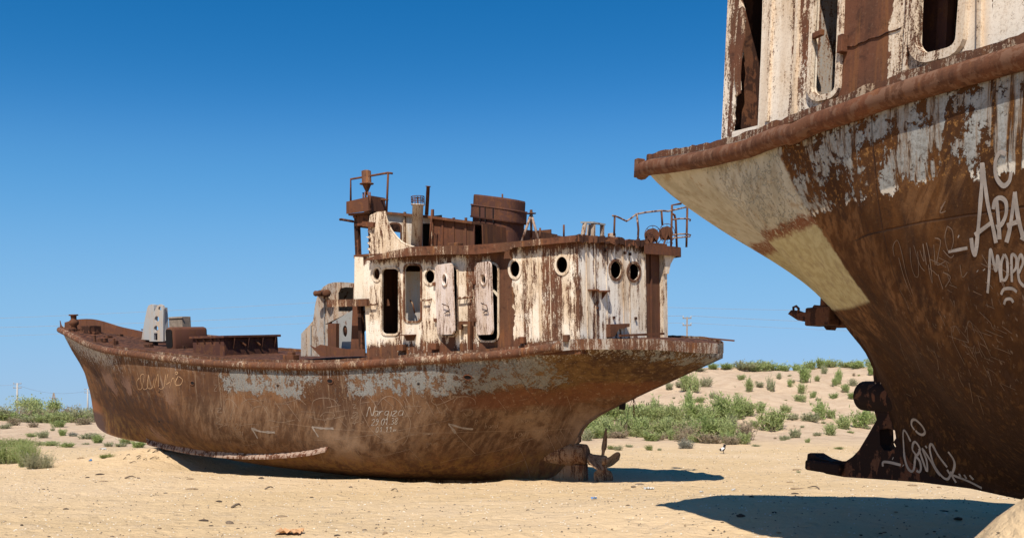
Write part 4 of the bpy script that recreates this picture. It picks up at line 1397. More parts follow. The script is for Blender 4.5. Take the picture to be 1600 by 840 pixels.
# bent hand rails
g = lambda x, y, u=.05: SA.on(x, y, 0, u)
bars(SA, 'hand_rail', [[g(957, 337), g(962, 337.5), g(970, 341), g(979, 345.5), g(986, 341), g(994, 334.5), g(1010, 331.5), g(1033, 329), g(1044, 330), g(1055, 327.5), g(1072, 323.5)]], .02, M_RUST_PALE)
bars(SA, 'rail_post', [[g(959.5, 368), g(960.5, 337.5)], ], .022, M_RUST)
bars(SA, 'rail_post', [[g(996, 389), g(997.5, 358), g(995, 334.5)]], .024, M_RUST_PALE)
bars(SA, 'rail_post', [[g(1035, 352), g(1033.5, 329.5)]], .024, M_RUST)
bars(SA, 'foot_rail', [[g(975, 380), g(996, 378)]], .018, M_RUST_PALE)
bars(SA, 'rail_post', [[g(1048.5, 387), g(1050, 320.5), g(1064, 318)]], .026, M_RUST)
bars(SA, 'rail_post', [[g(1057.5, 386), g(1056, 345), g(1054, 336), g(1050.5, 334)]], .026, M_RUST)
bars(SA, 'rail_post', [[g(1072.5, 386), g(1074, 323)]], .026, M_RUST)
for y in (343, 367):
    bars(SA, 'ladder_hoop', [[g(1051, y), g(1062, y - 1.5), g(1073, y - 1.5), g(1079, y), g(1078, y + 2.5), g(1072, y + 3), g(1062, y + 3.8), g(1051, y + 5)][:5 if y == 343 else 8]], .018, M_RUST_PALE)
# two cable reels
for (x, y, r, uu) in ((1018.5, 368, .165, .55), (1040.5, 364.5, .165, .75)):
    c = SA.on(x, y, 0, uu)
    axis = Vector((-.92, .38, 0)).normalized()
    bm = bmesh.new(); add_lathe(bm, c - axis * .05, axis, [(0, r), (.012, r), (.013, .06), (.10, .06), (.101, r), (.113, r)], 28)
    reel = SA.part('cable_reel', bm, M_BAY)
    bm = bmesh.new()
    e2 = axis.cross(Vector((0, 0, 1))).normalized()
    add_tube(bm, [c + axis * .05 + e2 * (math.cos(q) * r * 1.38) + Vector((0, 0, math.sin(q) * r * 1.38)) for q in np.linspace(0, 2 * math.pi, 33)[:-1]], .008, 6, closed=True)
    for k in range(8):
        q = k * math.pi / 4
        dv = e2 * math.cos(q) + Vector((0, 0, math.sin(q)))
        add_tube(bm, [c + axis * .05 + dv * r * .95, c + axis * .05 + dv * r * 1.38], .006, 5)
    SA.part('reel_rim', bm, M_RUSTY_DARK, reel)
    bm = bmesh.new()
    for s in (-1, 1):
        add_bar(bm, c + axis * .09 + e2 * (s * .12) + Vector((0, 0, -.26)), c + axis * .09, .03, .03)
    SA.part('reel_stand', bm, M_RUST, reel)
bm = bmesh.new()
for k in range(4):
    q = SA.on(1013 + k * 3.6, 368 + k * .5, 0, .40)
    add_bar(bm, q + Vector((0, .08, .02 - .02 * k)), q + Vector((0, -.10, .06 - .02 * k)), .02, .02)
SA.part('reel_slats', bm, M_RUSTY_DARK)

# ------------------------------------------------------------------ far ship: fore deck
# crew hatch / winch cover with rounded top in front of the house
WV = 1.35
wc = [(470, 556), (470.5, 521), (475, 516), (482, 509), (489, 501), (490.5, 492), (492, 478), (495, 465), (499, 456), (505, 448), (513, 443), (522, 440.8), (534, 440.5), (553, 443), (556, 500), (556, 556)]
wop = [(530, 451), (536, 448), (560, 449)]
cover_hole = [(528.5, 486), (528.5, 458), (532, 450.5), (539, 448.5), (552, 449), (552, 486)]
ship_plate(S1, 'companion_cover', wc, 1, WV, .03, M_GREY, [cover_hole])
# its curved shell going across to the far side
q = [S1.on(x, y, 1, WV) for x, y in wc[:14]]
bm = bmesh.new()
for k in range(len(q) - 1):
    a, b = q[k], q[k + 1]
    vs = [bm.verts.new(p) for p in ((a.x, WV - .005, a.z), (b.x, WV - .005, b.z), (b.x, -1.2, b.z), (a.x, -1.2, a.z))]
    bm.faces.new(vs)
S1.part('companion_shell', bm, M_RUST_GREY)
for x, y0, y1 in ((486, 508, 553), (507, 462, 549)):
    bm = bmesh.new()
    p0, p1 = S1.on(x, y0, 1, WV + .012), S1.on(x, y1, 1, WV + .012)
    add_bar(bm, p0, p1, .03, .03)
    S1.part('cover_seam', bm, M_RUST_GREY)
# lower machinery casing in front of it
MV = 1.75
ship_plate(S1, 'winch_casing', [(519, 503), (524, 500), (551, 484), (551, 545), (519, 545)], 1, MV, .03, M_RUST_GREY, [ov(539, 517, 3.6, 9)])
bars(S1, 'grille_bars', [[S1.on(539 + d, 509, 1, MV - .04), S1.on(539 + d, 526, 1, MV - .04)] for d in (-1.6, 0.4, 2.2)], .012, M_RUSTY_DARK, None, 6)
a = S1.on(519, 501, 1, MV); b = S1.on(551, 485, 1, MV)
bm = bmesh.new(); vs = [bm.verts.new(p) for p in ((a.x + .25, MV, a.z - .08), (a.x, MV, a.z), (b.x, MV, b.z), (b.x, MV - .6, b.z), (a.x, MV - .6, a.z), (a.x + .25, MV - .6, a.z - .08))]
bm.faces.new((vs[0], vs[1], vs[4], vs[5])); bm.faces.new((vs[1], vs[2], vs[3], vs[4])); S1.part('winch_casing_top', bm, M_RUST)
ship_plate(S1, 'casing_door', [(512, 505), (525, 505), (525, 545), (512, 545)], 1, MV + .12, .25, M_BAY)
ship_plate(S1, 'fallen_plate', [(484, 539), (492, 543), (500, 538), (540, 545), (570, 545), (570, 556), (500, 556)], 1, 2.2, .03, M_BAY)
bm = bmesh.new(); a, b = S1.on(500, 458, 1, 1.3), S1.on(511, 458, 1, 1.62); add_lathe(bm, a, b - a, [(0, .085), ((b - a).length * .5, .07), ((b - a).length, .10), ((b - a).length + .02, .07)], 14); S1.part('side_lamp', bm, M_RUSTY_DARK, None, True)
bm = bmesh.new(); add_lathe(bm, S1.on(502, 458, 1, 1.6), Vector((.5, .3, 0)), [(0, .06), (.16, .075), (.2, .04)], 14); S1.part('side_lamp', bm, M_RUST, None, True)

# cargo hatch with its overhanging lid and brackets
HVP = 1.25
hp = S1.on(349, 525, 1, HVP)                       # port after corner of the hatch
hu0, hu1 = hp.x, S1.on(300, 521, 1, HVP).x
hv = S1.on(434, 526, 0, hp.x).y                    # starboard side
zt = hp.z
M_HATCH = mat_rust('brown hatch', (0.075, 0.032, 0.024), 0.3)
bm = bmesh.new()
add_box(bm, (hu0, hv, -.45), (hu1, HVP, zt - .05), .02); hatch = S1.part('cargo_hatch', bm, M_HATCH)
bm = bmesh.new()
add_box(bm, (hu0 - .08, hv - .06, zt - .05), (hu1 + .06, HVP + .07, zt + .02), .012); S1.part('hatch_lid', bm, M_HATCH, hatch)
for f in (.16, .42, .68, .92):
    v = lerp(HVP, hv, f)
    bm = bmesh.new()
    add_plate(bm, [(0, 0), (.10, 0), (.015, -.30), (0, -.30)], [], lambda a, b: (hu0 - a, v, zt - .06 + b), (0, 1, 0), .03)
    S1.part('hatch_bracket', bm, M_HATCH, hatch)
for f in (.30, .57):
    v = lerp(HVP, hv, f)
    bm = bmesh.new()
    add_tube(bm, [(hu0, v, zt - .16), (hu0 - .07, v - .12, zt - .28)], .03, 6)
    S1.part('hatch_dog', bm, M_RUST, hatch)
for f in (.12, .36, .60, .84):
    u = lerp(hu0, hu1, f)
    bm = bmesh.new()
    add_plate(bm, [(0, 0), (.09, 0), (.0, -.16)], [], lambda a, b: (u, HVP + a, zt - .06 + b), (1, 0, 0), .03)
    S1.part('hatch_bracket', bm, M_HATCH, hatch)

# brown winch drum housing with rounded end
WVP = .75
wp = S1.on(270, 512, 1, WVP)
wu1 = S1.on(257, 512, 1, WVP).x
wv = S1.on(325, 512, 0, wp.x).y
bm = bmesh.new()
add_box(bm, (wp.x, wv, -.1), (wu1, WVP, wp.z + .03), .10)
S1.part('winch_housing', bm, mat_rust('red brown winch steel', (0.115, 0.047, 0.030), 0.4), None, True)
bm = bmesh.new(); add_plate(bm, round_rect(wp.x + .06, .02, wu1 - .04, wp.z - .04, .08), [], lambda a, b: (a, WVP + .006, b), (0, 1, 0), .03); S1.part('winch_end_black_plate', bm, M_BLACK)  # flat black plate on the port end of the housing
bm = bmesh.new(); a = S1.on(264, 508, 1, -.4); b = S1.on(284, 494, 1, -.4); add_box(bm, (b.x, -.75, a.z - .15), (a.x, -.4, b.z), .015); add_box(bm, (b.x - .04, -.42, b.z - .06), (a.x + .04, -.37, b.z - .02), .006); S1.part('vent_box', bm, M_WOOD)
# two tapering plate cheeks of a gallows, with holes
def cheek(px, holes, v, th, tilt):
    S1_plate = ship_plate(S1, 'gallows_cheek', px, 1, v, th, M_GREY_FRESH, holes)
    return S1_plate
left = [(221, 530), (226, 500), (230, 481), (232, 477), (236, 475), (240, 476), (241, 482), (240, 500), (237, 531)]
right = [(233.5, 533), (234, 510), (239, 490), (243, 482), (246, 477), (250, 475), (254, 477), (255.5, 482), (255, 505), (255, 533)]
cheek(left, [], -.25, .16, 0)
cheek(right, [ov(245, 498, 3.6, 4.6, 12), ov(244, 513, 3.6, 4.6, 12), ov(249.5, 482, 2.2, 3.6, 12), [(240.5, 531), (240.5, 520), (246, 520), (246, 531)]], .30, .07, 0)
bm = bmesh.new(); a, b = S1.on(255, 480, 1, .26), S1.on(255, 532, 1, .26); add_box(bm, (a.x - .0, .10, b.z), (a.x + .05, .23, a.z)); S1.part('gallows_flange', bm, M_GREY_FRESH)
# bow: bollard, far bulwark with stanchions, stem head
q = S1.on(116.5, 519, 1, .25)
bm = bmesh.new(); add_lathe(bm, q, (0, 0, 1), [(0, .12), (.10, .10), (.22, .085), (.27, .15), (.38, .15), (.44, .09), (.55, .095), (.56, .15), (.60, .15)], 18); S1.part('fairlead_bollard', bm, M_RUST, None, True)
bm = bmesh.new(); add_box(bm, (q.x - .22, .05, q.z - .12), (q.x + .22, .45, q.z + .12), .02); S1.part('bollard_base', bm, M_RUSTY_DARK)
# starboard bulwark forward, standing; the port one is gone
bm = bmesh.new()
rows = []
for u in np.arange(13.4, 21.26, .18):
    b = b_at(u) - .02
    hgt = keyed([(13.4, .06), (15, .12), (18, .17), (19.1, .22), (20.2, .36), (20.7, .30), (21.26, .10)], u)
    w = ws_at(u)
    fl = .12 * hgt
    rows.append([bm.verts.new(p) for p in ((u, -b, w - .05), (u, -b - fl, w + hgt), (u, -b - fl + .03, w + hgt), (u, -b + .03, w - .05))])
for a, c in zip(rows, rows[1:]):
    for k in range(4):
        bm.faces.new((a[k], a[(k + 1) % 4], c[(k + 1) % 4], c[k]))
bm.faces.new(rows[0][::-1]); bm.faces.new(rows[-1])
S1.part('bow_bulwark', bm, M_BAY)
bm = bmesh.new()
for u in (14.2, 15.1, 16.0, 16.9, 17.8):
    b = b_at(u) - .06
    w = ws_at(u)
    add_box(bm, (u - .025, -b, w - .04), (u + .025, -b + .30, w + .26))
add_bar(bm, (13.6, -b_at(13.6) + .35, ws_at(13.6) + .26), (18.1, -b_at(18.1) + .35, ws_at(18.1) + .30), .30, .04)
S1.part('bulwark_stanchions', bm, M_RUSTCREAM)
bm = bmesh.new()
rows = []
for u in np.arange(19.9, 21.26, .15):
    b = b_at(u) - .01
    hgt = keyed([(19.9, .06), (20.6, -.09), (21.26, .20)], u) + .03 * mnoise.noise(Vector((u * 5, 0, 0)))
    w = ws_at(u)
    rows.append([bm.verts.new(p) for p in ((u, b, w - .05), (u, b, w + hgt), (u, b - .03, w + hgt), (u, b - .03, w - .05))])
for a, c in zip(rows, rows[1:]):
    for k in range(4):
        bm.faces.new((a[k], a[(k + 1) % 4], c[(k + 1) % 4], c[k]))
bm.faces.new(rows[0][::-1]); bm.faces.new(rows[-1])
S1.part('stem_bulwark', bm, M_BAY)
# odds and ends on the fore deck
rr = random.Random(3)
M_DECKCRUST = mat_weather('flaking deck paint', (0.42, 0.34, 0.27), 0.42)
def deck_w(u, v): return ws_at(u) - .03 + .05 * (1 - (v / b_at(u)) ** 2)
for k in range(12):
    u, v = rr.uniform(13.2, 19.5), rr.uniform(-.6, 1.2)
    v = min(v, b_at(u) - .35)
    w = deck_w(u, v)
    bm = bmesh.new(); add_box(bm, (u - rr.uniform(.1, .3), v - .07, w - .02), (u + .1, v + .07, w + rr.uniform(.03, .10)), .01); S1.part('deck_fitting', bm, M_RUSTY_DARK)
bm = bmesh.new(); add_box(bm, (19.2, -.1, ws_at(19.2)), (19.7, .35, ws_at(19.4) + .25), .02); S1.part('windlass_block', bm, M_RUSTY_DARK)
for x, y in ((178, 531), (148, 526)):
    q = S1.on(x, y, 1, 1.2)
    bm = bmesh.new(); add_box(bm, (q.x - .03, 1.17, q.z - .25), (q.x + .03, 1.23, q.z + .05)); S1.part('deck_pin', bm, M_RUST)
q = S1.on(455, 553, 1, 2.3)
bm = bmesh.new(); add_box(bm, (q.x - .18, 2.2, q.z - .15), (q.x + .18, 2.42, q.z - .02), .01); add_box(bm, (q.x - .12, 2.26, q.z - .03), (q.x + .06, 2.38, q.z + .06), .015); S1.part('deck_cleat', bm, M_RUST)
# scuppers with rusty mouths, bilge keel
def hull_hit(S, B, px, py):
    d = S.ray(px, py).normalized()
    h = B.ray_cast(S.eye, d)
    return (h[0], h[1] if h[1].dot(d) < 0 else -h[1]) if h[0] is not None else (None, None)
for x, y, r in ((301, 598, .075), (516, 595, .08), (731, 589, .085), (434, 602, .03), (654, 599, .03), (249, 604, .02), (249, 612, .02), (249, 658, .05)):
    h, n = hull_hit(S1, BVH1, x, y)
    bm = bmesh.new()
    t1 = n.cross(Vector((0, 0, 1))).normalized(); t2 = t1.cross(n)
    if r > .06:
        add_tube(bm, [h + n * .006 + t1 * (math.cos(q) * r * 1.25) + t2 * (math.sin(q) * r * .75) for q in np.linspace(0, 2 * math.pi, 15)[:-1]], .016, 6, closed=True)
        sc = S1.part('scupper_rim', bm, M_RUST, None, True)
        bm = bmesh.new()
    add_plate(bm, [(math.cos(q) * r * 1.2, math.sin(q) * r * .7) for q in np.linspace(0, 2 * math.pi, 13)[:-1]], [], lambda a, b: h + n * .012 + t1 * a + t2 * b, n, .02)
    S1.part('scupper_hole', bm, M_BLACK)
bk = [(229, 684), (236, 688), (262, 694), (300, 701), (340, 705.5), (385, 708.5), (425, 708.5), (460, 706.5), (490, 703), (513, 698)]
bm = bmesh.new()
rows = []
pp = []
for x, y in bk:
    h, n = hull_hit(S1, BVH1, x, y)
    pp.append((h, n))
for k in range(len(pp) - 1):
    for j in range(6):
        f = j / 6
        h = pp[k][0].lerp(pp[k + 1][0], f); n = pp[k][1].lerp(pp[k + 1][1], f).normalized()
        rows.append((h, n))
rows.append(pp[-1])
rws = []
for i, (h, n) in enumerate(rows):
    wdt = .13 * smooth(0, 4, i) + .02
    out = (n + Vector((0, 0, -.15))).normalized()
    z = Vector((0, 0, .016 + (.018 if i % 2 else 0)))
    rws.append([bm.verts.new(p) for p in (h - out * .10 + z, h + out * wdt + z, h + out * wdt - Vector((0, 0, .02)), h - out * .10 - Vector((0, 0, .02)))])
for a, c in zip(rws, rws[1:]):
    for k in range(4):
        bm.faces.new((a[k], a[(k + 1) % 4], c[(k + 1) % 4], c[k]))
bm.faces.new(rws[0][::-1]); bm.faces.new(rws[-1])
S1.part('bilge_keel', bm, M_RUST_PALE)
# ------------------------------------------------------------------ the near ship
VAR['ws'] = [(2.2, -.03), (3.3, .02), (4.6, .07), (9, .07), (12, 0)]
VAR['b'] = [(-1.32, .14), (-1.28, .34), (-1.14, .72), (-.9, 1.14), (-.64, 1.50), (-.2, 2.06), (-.02, 2.37), (.2, 2.46), (.6, 2.46)] + B_K[8:]
VAR['wkfull'] = [(-1.32, -.36), (-1.15, -.45), (-.84, -.68), (-.37, -.97), (.04, -1.22), (.55, -1.56), (.95, -1.90), (1.2, -2.12), (1.36, -2.35), (1.6, -2.8)] + WK_K[6:]
STERN['u0'] = -1.32
US = stations(-1.32)
S2 = Ship('fishing_ship', -1.17346, -.0489, -.0209, (3.45, 11.09, 4.25), .93)
tag(S2.e, 'nearest rusty fishing ship at right with its stern overhanging the sand and white graffiti', 'ship')
hullbm = hull_mesh(5.0)
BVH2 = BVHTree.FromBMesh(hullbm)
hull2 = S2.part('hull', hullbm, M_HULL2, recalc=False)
S2.part('deck', deck_mesh(-1.30), M_RUSTY_DARK)
M_STRAKE2 = mat_rust('brown rail pipe', (0.155, 0.080, 0.050), 0.12, 1.6)
strake(S2, 0.088, -.02, 21.2, 0.10, 'rubbing_strake', M_STRAKE2, kink=(2.95, .10, .045, .05), port_from=2.5)
toe_plate(S2, -.1, 12.0, lambda u: 0.075 + 0.025 * mnoise.noise(Vector((u * 5, 1, 0))) + 0.02 * mnoise.noise(Vector((u * 17, 1, 0))), 'deck_edge_plate', mat_weather('worn deck edge', (0.34, 0.30, 0.26), 0.36))
bm = bmesh.new(); add_box(bm, (-.05, -2.485, -.205), (.03, -2.385, .005), .01); S2.part('rail_end_plate', bm, M_STRAKE2)
# skeg with the bar that once carried the rudder, stern tube, rudder stock
sk2_out = [(1.30, -1.95), (1.33, -2.35), (1.36, -2.50), (1.36, -2.72), (1.42, -2.86), (1.30, -3.04), (1.17, -3.22), (1.08, -3.30), (.98, -3.36), (.72, -3.39), (.52, -3.37), (.36, -3.32), (.31, -3.34), (.30, -3.44), (.42, -3.50), (.66, -3.545), (.96, -3.55), (1.5, -3.515), (2.1, -3.48), (3.2, -3.46), (6.5, -3.55), (6.5, -3.3), (4, -3.2), (2.2, -2.5), (1.8, -2.1)]
rough_hole = [S2.on(x, y, 1, .0) for x, y in ((1385, 671), (1396, 668), (1409, 672), (1411, 684), (1407, 690), (1411, 697), (1403, 704), (1392, 703), (1386, 694))]
skb = bmesh.new()
add_plate(skb, sk2_out, [[(p.x, p.z) for p in rough_hole]], lambda a, b: (a, .10, b), (0, 1, 0), .20)
skb.normal_update()
BVH2K = BVHTree.FromBMesh(skb)
S2.part('skeg', skb, M_SKEG2)
bm = bmesh.new(); add_box(bm, (.34, -.17, -3.53), (.95, .17, -3.40), .03); S2.part('rudder_shoe', bm, M_SKEG2)
boss(S2, 1.08, 3.6, -2.60, 0.195, M_SKEG2)
st = S2.on(1293, 470, 1, 0)
bm = bmesh.new()
add_lathe(bm, (st.x, 0, -1.70), (0, 0, 1), [(0, .085), (.55, .08)], 16)
S2.part('rudder_stock', bm, M_RUSTY_DARK, None, True)
arm = [(1231, 490), (1236, 484), (1244, 487), (1268, 488), (1269, 480), (1272, 476), (1277, 478), (1282, 476), (1288, 478), (1295, 476), (1302, 479), (1310, 477), (1311, 488), (1321, 489), (1320, 511), (1293, 511), (1291, 515), (1287, 510), (1281, 507), (1262, 503), (1246, 500)]
ship_plate(S2, 'rudder_arm', arm, 1, .07, .14, M_RUSTY_DARK)
bm = bmesh.new()
p = S2.on(1244, 486, 1, 0)
add_tube(bm, [S2.on(x, y, 1, 0) for x, y in ((1247, 489), (1248, 482), (1244, 478), (1239.5, 480), (1240, 484))], .016, 8)
S2.part('rudder_arm_hook', bm, M_RUSTY_DARK, None, True)
bm = bmesh.new()
a = S2.on(1270, 479, 1, 0); b = S2.on(1312, 510, 1, 0)
add_box(bm, (a.x, -.12, b.z + .02), (b.x - .05, .12, a.z - .02), .02)
S2.part('rudder_clamp', bm, M_RUSTY_DARK)

# cabin of the near ship -------------------------------------------------------
CV = -2.30
rr = random.Random(5)
WT = 2.35
ua = S2.on(1128, 195, 1, CV).x
torn = [(1156, -70), (1156, 0), (1161, 14), (1159.5, 22), (1162, 30), (1160, 47), (1157, 60), (1158, 84), (1154, 100), (1153.5, 118), (1155, 140), (1148, 150), (1147, 164), (1144.5, 176), (1146, 186), (1143, 206), (1184, 196), (1186, 150), (1189, 80), (1191, 20), (1193, -70)]
def bot_round(xl0, xl1, xr0, xr1, yb, r):
    """window whose top is out of the picture: left and right edges lean, bottom corners round"""
    pts = [(xl0, -70)]
    pts += [(lerp(xl0, xl1, f), lerp(-70, yb - r, f)) for f in (.5, 1)]
    slope = -.27
    for k in range(1, 7):
        q = math.pi + (math.pi / 2) * k / 6
        pts.append((xl1 + r + r * math.cos(q), yb - r - r * math.sin(q)))
    for k in range(1, 7):
        q = 1.5 * math.pi + (math.pi / 2) * k / 6
        pts.append((xr1 - r + r * math.cos(q), yb + slope * (xr1 - xl1 - 2 * r) - r - r * math.sin(q)))
    pts += [(lerp(xr1, xr0, f), lerp(yb - r, -70, f)) for f in (.5, 1)]
    return pts
w2 = bot_round(1280, 1271, 1317, 1309, 150, 13)
w3 = bot_round(1441, 1436, 1509, 1500, 84, 19)
holes = [[(p.x, p.z) for p in (S2.on(x, y, 1, CV) for x, y in h)] for h in (torn, w2, w3)]
zt = max(p[1] for h in holes for p in h) + .35
ship_plate(S2, 'cabin_side', [(ua, -.25), (8.2, -.45), (8.2, zt), (ua, zt)], 1, CV, .03, M_CABIN_S2, holes, local=True)
ring_on(S2, 'window_frame', w2, 1, CV, .05, .035, M_CREAM)
ring_on(S2, 'window_frame', w3, 1, CV, .07, .045, M_CREAM)
for x0, x1 in ((1207, 1200), (1248, 1241), (1421, 1412), (1533, 1531)):
    p0, p1 = S2.on(x0, 0, 1, CV - .01), S2.on(x1, 190, 1, CV - .01)
    t = (p1 - p0)
    bm = bmesh.new(); add_bar(bm, p0 - t * .6, p1, .035, .045, (0, 1, 0)); S2.part('side_stiffener', bm, M_CREAM)
ship_plate(S2, 'torn_flap', [(1160, 10), (1163.5, 20), (1162, 34), (1163, 60), (1158.5, 84), (1156, 118), (1156.5, 146), (1151, 150), (1147, 122), (1150, 60), (1154, 14)], 1, CV - .02, .012, M_RUSTCREAM)
bm = bmesh.new(); add_box(bm, (ua + .0, CV + .03, -.2), (ua + .03, 2.3, zt)); S2.part('cabin_end', bm, M_RUSTY_DARK)
bm = bmesh.new(); add_box(bm, (ua, 2.3, -.2), (8.2, 2.33, zt)); S2.part('cabin_side', bm, M_RUSTY_DARK)
bm = bmesh.new(); add_box(bm, (8.17, CV + .03, -.3), (8.2, 2.3, zt)); S2.part('cabin_front', bm, M_RUSTY_DARK)
bm = bmesh.new(); add_box(bm, (ua - .12, -2.45, zt), (8.3, 2.45, zt + .05)); S2.part('boat_deck', bm, M_RUST)
# rusty inner bulkheads seen through the openings
M_INNER = mat_rust('inner rusty plate', (0.10, 0.042, 0.030), 0.3)
bm = bmesh.new(); a = S2.on(1200, 120, 1, -1.2); add_box(bm, (ua + .75, -2.2, -.3), (ua + .78, 2.2, zt - .02)); S2.part('bulkhead', bm, M_INNER)
bm = bmesh.new(); a = S2.on(1320, 120, 1, -1.6); add_box(bm, (2.62, -2.2, -.3), (2.65, 2.2, zt - .02)); S2.part('bulkhead', bm, M_GREY)
bm = bmesh.new(); a = S2.on(1497, 40, 1, -1.7); add_box(bm, (S2.on(1425, 40, 1, -2.0).x, -2.0, -.4), (S2.on(1487, 40, 1, -2.0).x, -1.97, zt - .02)); b = S2.on(1476, 40, 1, -2.03); add_box(bm, (b.x - .05, -2.06, -.4), (b.x + .05, -2.0, zt - .02)); S2.part('inner_lining', bm, M_INNER)
bm = bmesh.new()
for x, y in ((1273.5, 57),):
    p = S2.on(x, y, 1, CV - .03); add_box(bm, (p.x - .02, CV - .05, p.z - .02), (p.x + .10, CV - .01, p.z + .03), .005)
S2.part('window_catch', bm, M_RUST)
bm = bmesh.new()
p = S2.on(1317, 70, 1, CV - .03); add_box(bm, (p.x - .03, CV - .07, p.z - .07), (p.x + .03, CV, p.z + .08), .008)
S2.part('door_hinge', bm, M_RUST)
p0, p1 = S2.on(1318, 77, 1, CV - .004), S2.on(1408, 44, 1, CV - .004)
bm = bmesh.new(); add_tube(bm, [p0.lerp(p1, f) + Vector((0, -.002, .02 * mnoise.noise(Vector((f * 7, 0, 0))))) for f in np.linspace(0, 1, 18)], .006, 5); S2.part('plate_crack', bm, M_RUSTY_DARK)
# ------------------------------------------------------------------ scratched and sprayed writing on the two hulls
def cast(S, trees, px, py):
    d = S.ray(px, py).normalized()
    best = None
    for B in trees:
        h = B.ray_cast(S.eye, d)
        if h[0] is not None and (best is None or h[3] < best[2]):
            best = (h[0], h[1] if h[1].dot(d) < 0 else -h[1], h[3])
    return best

def write(S, trees, strokes, width, mat, name='graffiti', jitter=0.0, off=.005):
    """strokes: polylines measured on the photograph; each becomes a thin band of paint on the plating"""
    bm = bmesh.new()
    for st in strokes:
        if len(st) == 1:
            st = [st[0], (st[0][0] + 1.2, st[0][1] + .6)]
        pts = []
        # smooth the polyline
        P = [Vector((p[0], p[1])) for p in st]
        n = len(P)
        for i in range(n - 1):
            p0, p1, p2, p3 = P[max(i - 1, 0)], P[i], P[i + 1], P[min(i + 2, n - 1)]
            m = max(2, int((p2 - p1).length / 1.6))
            for k in range(m):
                t = k / m
                pts.append(0.5 * ((2 * p1) + (p2 - p0) * t + (2 * p0 - 5 * p1 + 4 * p2 - p3) * t * t + (3 * p1 - p0 - 3 * p2 + p3) * t ** 3))
        pts.append(P[-1])
        hits = []
        for p in pts:
            h = cast(S, trees, p.x, p.y)
            if h is None:
                continue
            hits.append((h[0] + h[1] * off, h[1]))
        if len(hits) < 2:
            continue
        prev = None
        N = len(hits)
        for i in range(N):
            a, b = hits[max(0, i - 1)][0], hits[min(N - 1, i + 1)][0]
            t = b - a
            if t.length < 1e-6:
                continue
            s = t.normalized().cross(hits[i][1]).normalized()
            w = width * (0.5 + jitter * mnoise.noise(hits[i][0] * 9))
            c = hits[i][0]
            row = (bm.verts.new(c - s * w), bm.verts.new(c + s * w))
            if prev:
                bm.faces.new((prev[0], row[0], row[1], prev[1]))
            prev = row
    return S.part(name, bm, mat)

def conv(ox, oy, k, strokes):
    return [[(ox + x / k, oy + y / k) for x, y in s] for s in strokes]

M_FAINT = mat_plain('faint scratched steel', (0.20, 0.135, 0.095))
M_FAINT1 = mat_plain('faint pale scratches', (0.27, 0.19, 0.135))
T2 = [BVH2, BVH2K]
big = conv(1480, 220, 3.233, [
    [(178, 110), (177, 220), (165, 380), (152, 520), (143, 575), (131, 545), (124, 490)], [(181, 115), (205, 300), (235, 440), (250, 515)], [(142, 475), (200, 432), (232, 408)],
    [(267, 497), (262, 400), (252, 300)], [(235, 345), (245, 300), (275, 288), (300, 312), (300, 370), (278, 420), (250, 436)],
    [(302, 512), (322, 430), (345, 258)], [(345, 258), (360, 380), (387, 490)], [(305, 428), (365, 405)], [(380, 500), (395, 470), (420, 440)],
    [(300, 66), (268, 60), (246, 110), (250, 180), (285, 226), (316, 205), (326, 158)],
    ])
write(S2, T2, big, .031, M_SPRAY, 'graffiti', .14)
big = conv(1480, 220, 3.233, [
    [(207, 768), (215, 660), (222, 548), (248, 655), (258, 580), (275, 712)], [(292, 572), (275, 620), (278, 690), (294, 702), (308, 670), (305, 600), (292, 572)],
    [(330, 712), (328, 640), (330, 575), (352, 590), (350, 640), (333, 662)], [(364, 668), (386, 612), (375, 574), (360, 620), (366, 700), (392, 735)],
    [(155, 655), (157, 658)], [(188, 648), (190, 652)], [(58, 480), (62, 484)], [(8, 560), (55, 550), (105, 540)],
    [(275, 775), (290, 748), (330, 745), (355, 762)], [(290, 825), (300, 800), (325, 798), (337, 815)]])
write(S2, T2, big, .021, M_SPRAY, 'graffiti', .14)
nz = conv(1360, 200, 2.625, [
    [(100, 525), (95, 485), (112, 460), (128, 500), (150, 600), (178, 682)], [(118, 530), (140, 610), (172, 690)], [(165, 490), (170, 560), (185, 605), (200, 600), (196, 505)], [(180, 480), (205, 560), (225, 585)],
    [(205, 500), (222, 545), (218, 475), (232, 560)], [(232, 470), (246, 540), (256, 632), (246, 600), (240, 560)], [(262, 478), (268, 560)], [(266, 450), (290, 462), (280, 520), (276, 560), (310, 545)],
    [(318, 402), (308, 450), (325, 510), (342, 470), (338, 420), (318, 402)], [(300, 500), (330, 530), (345, 520)],
    [(280, 600), (300, 660)], [(300, 590), (330, 610), (310, 650)], [(370, 560), (380, 610), (400, 590)], [(290, 330), (310, 300), (288, 345), (312, 340)],
    [(340, 835), (350, 810), (370, 840)], [(390, 835), (410, 790), (430, 838)]])
write(S2, T2, nz, .007, M_FAINT, 'scratched_name', .3)
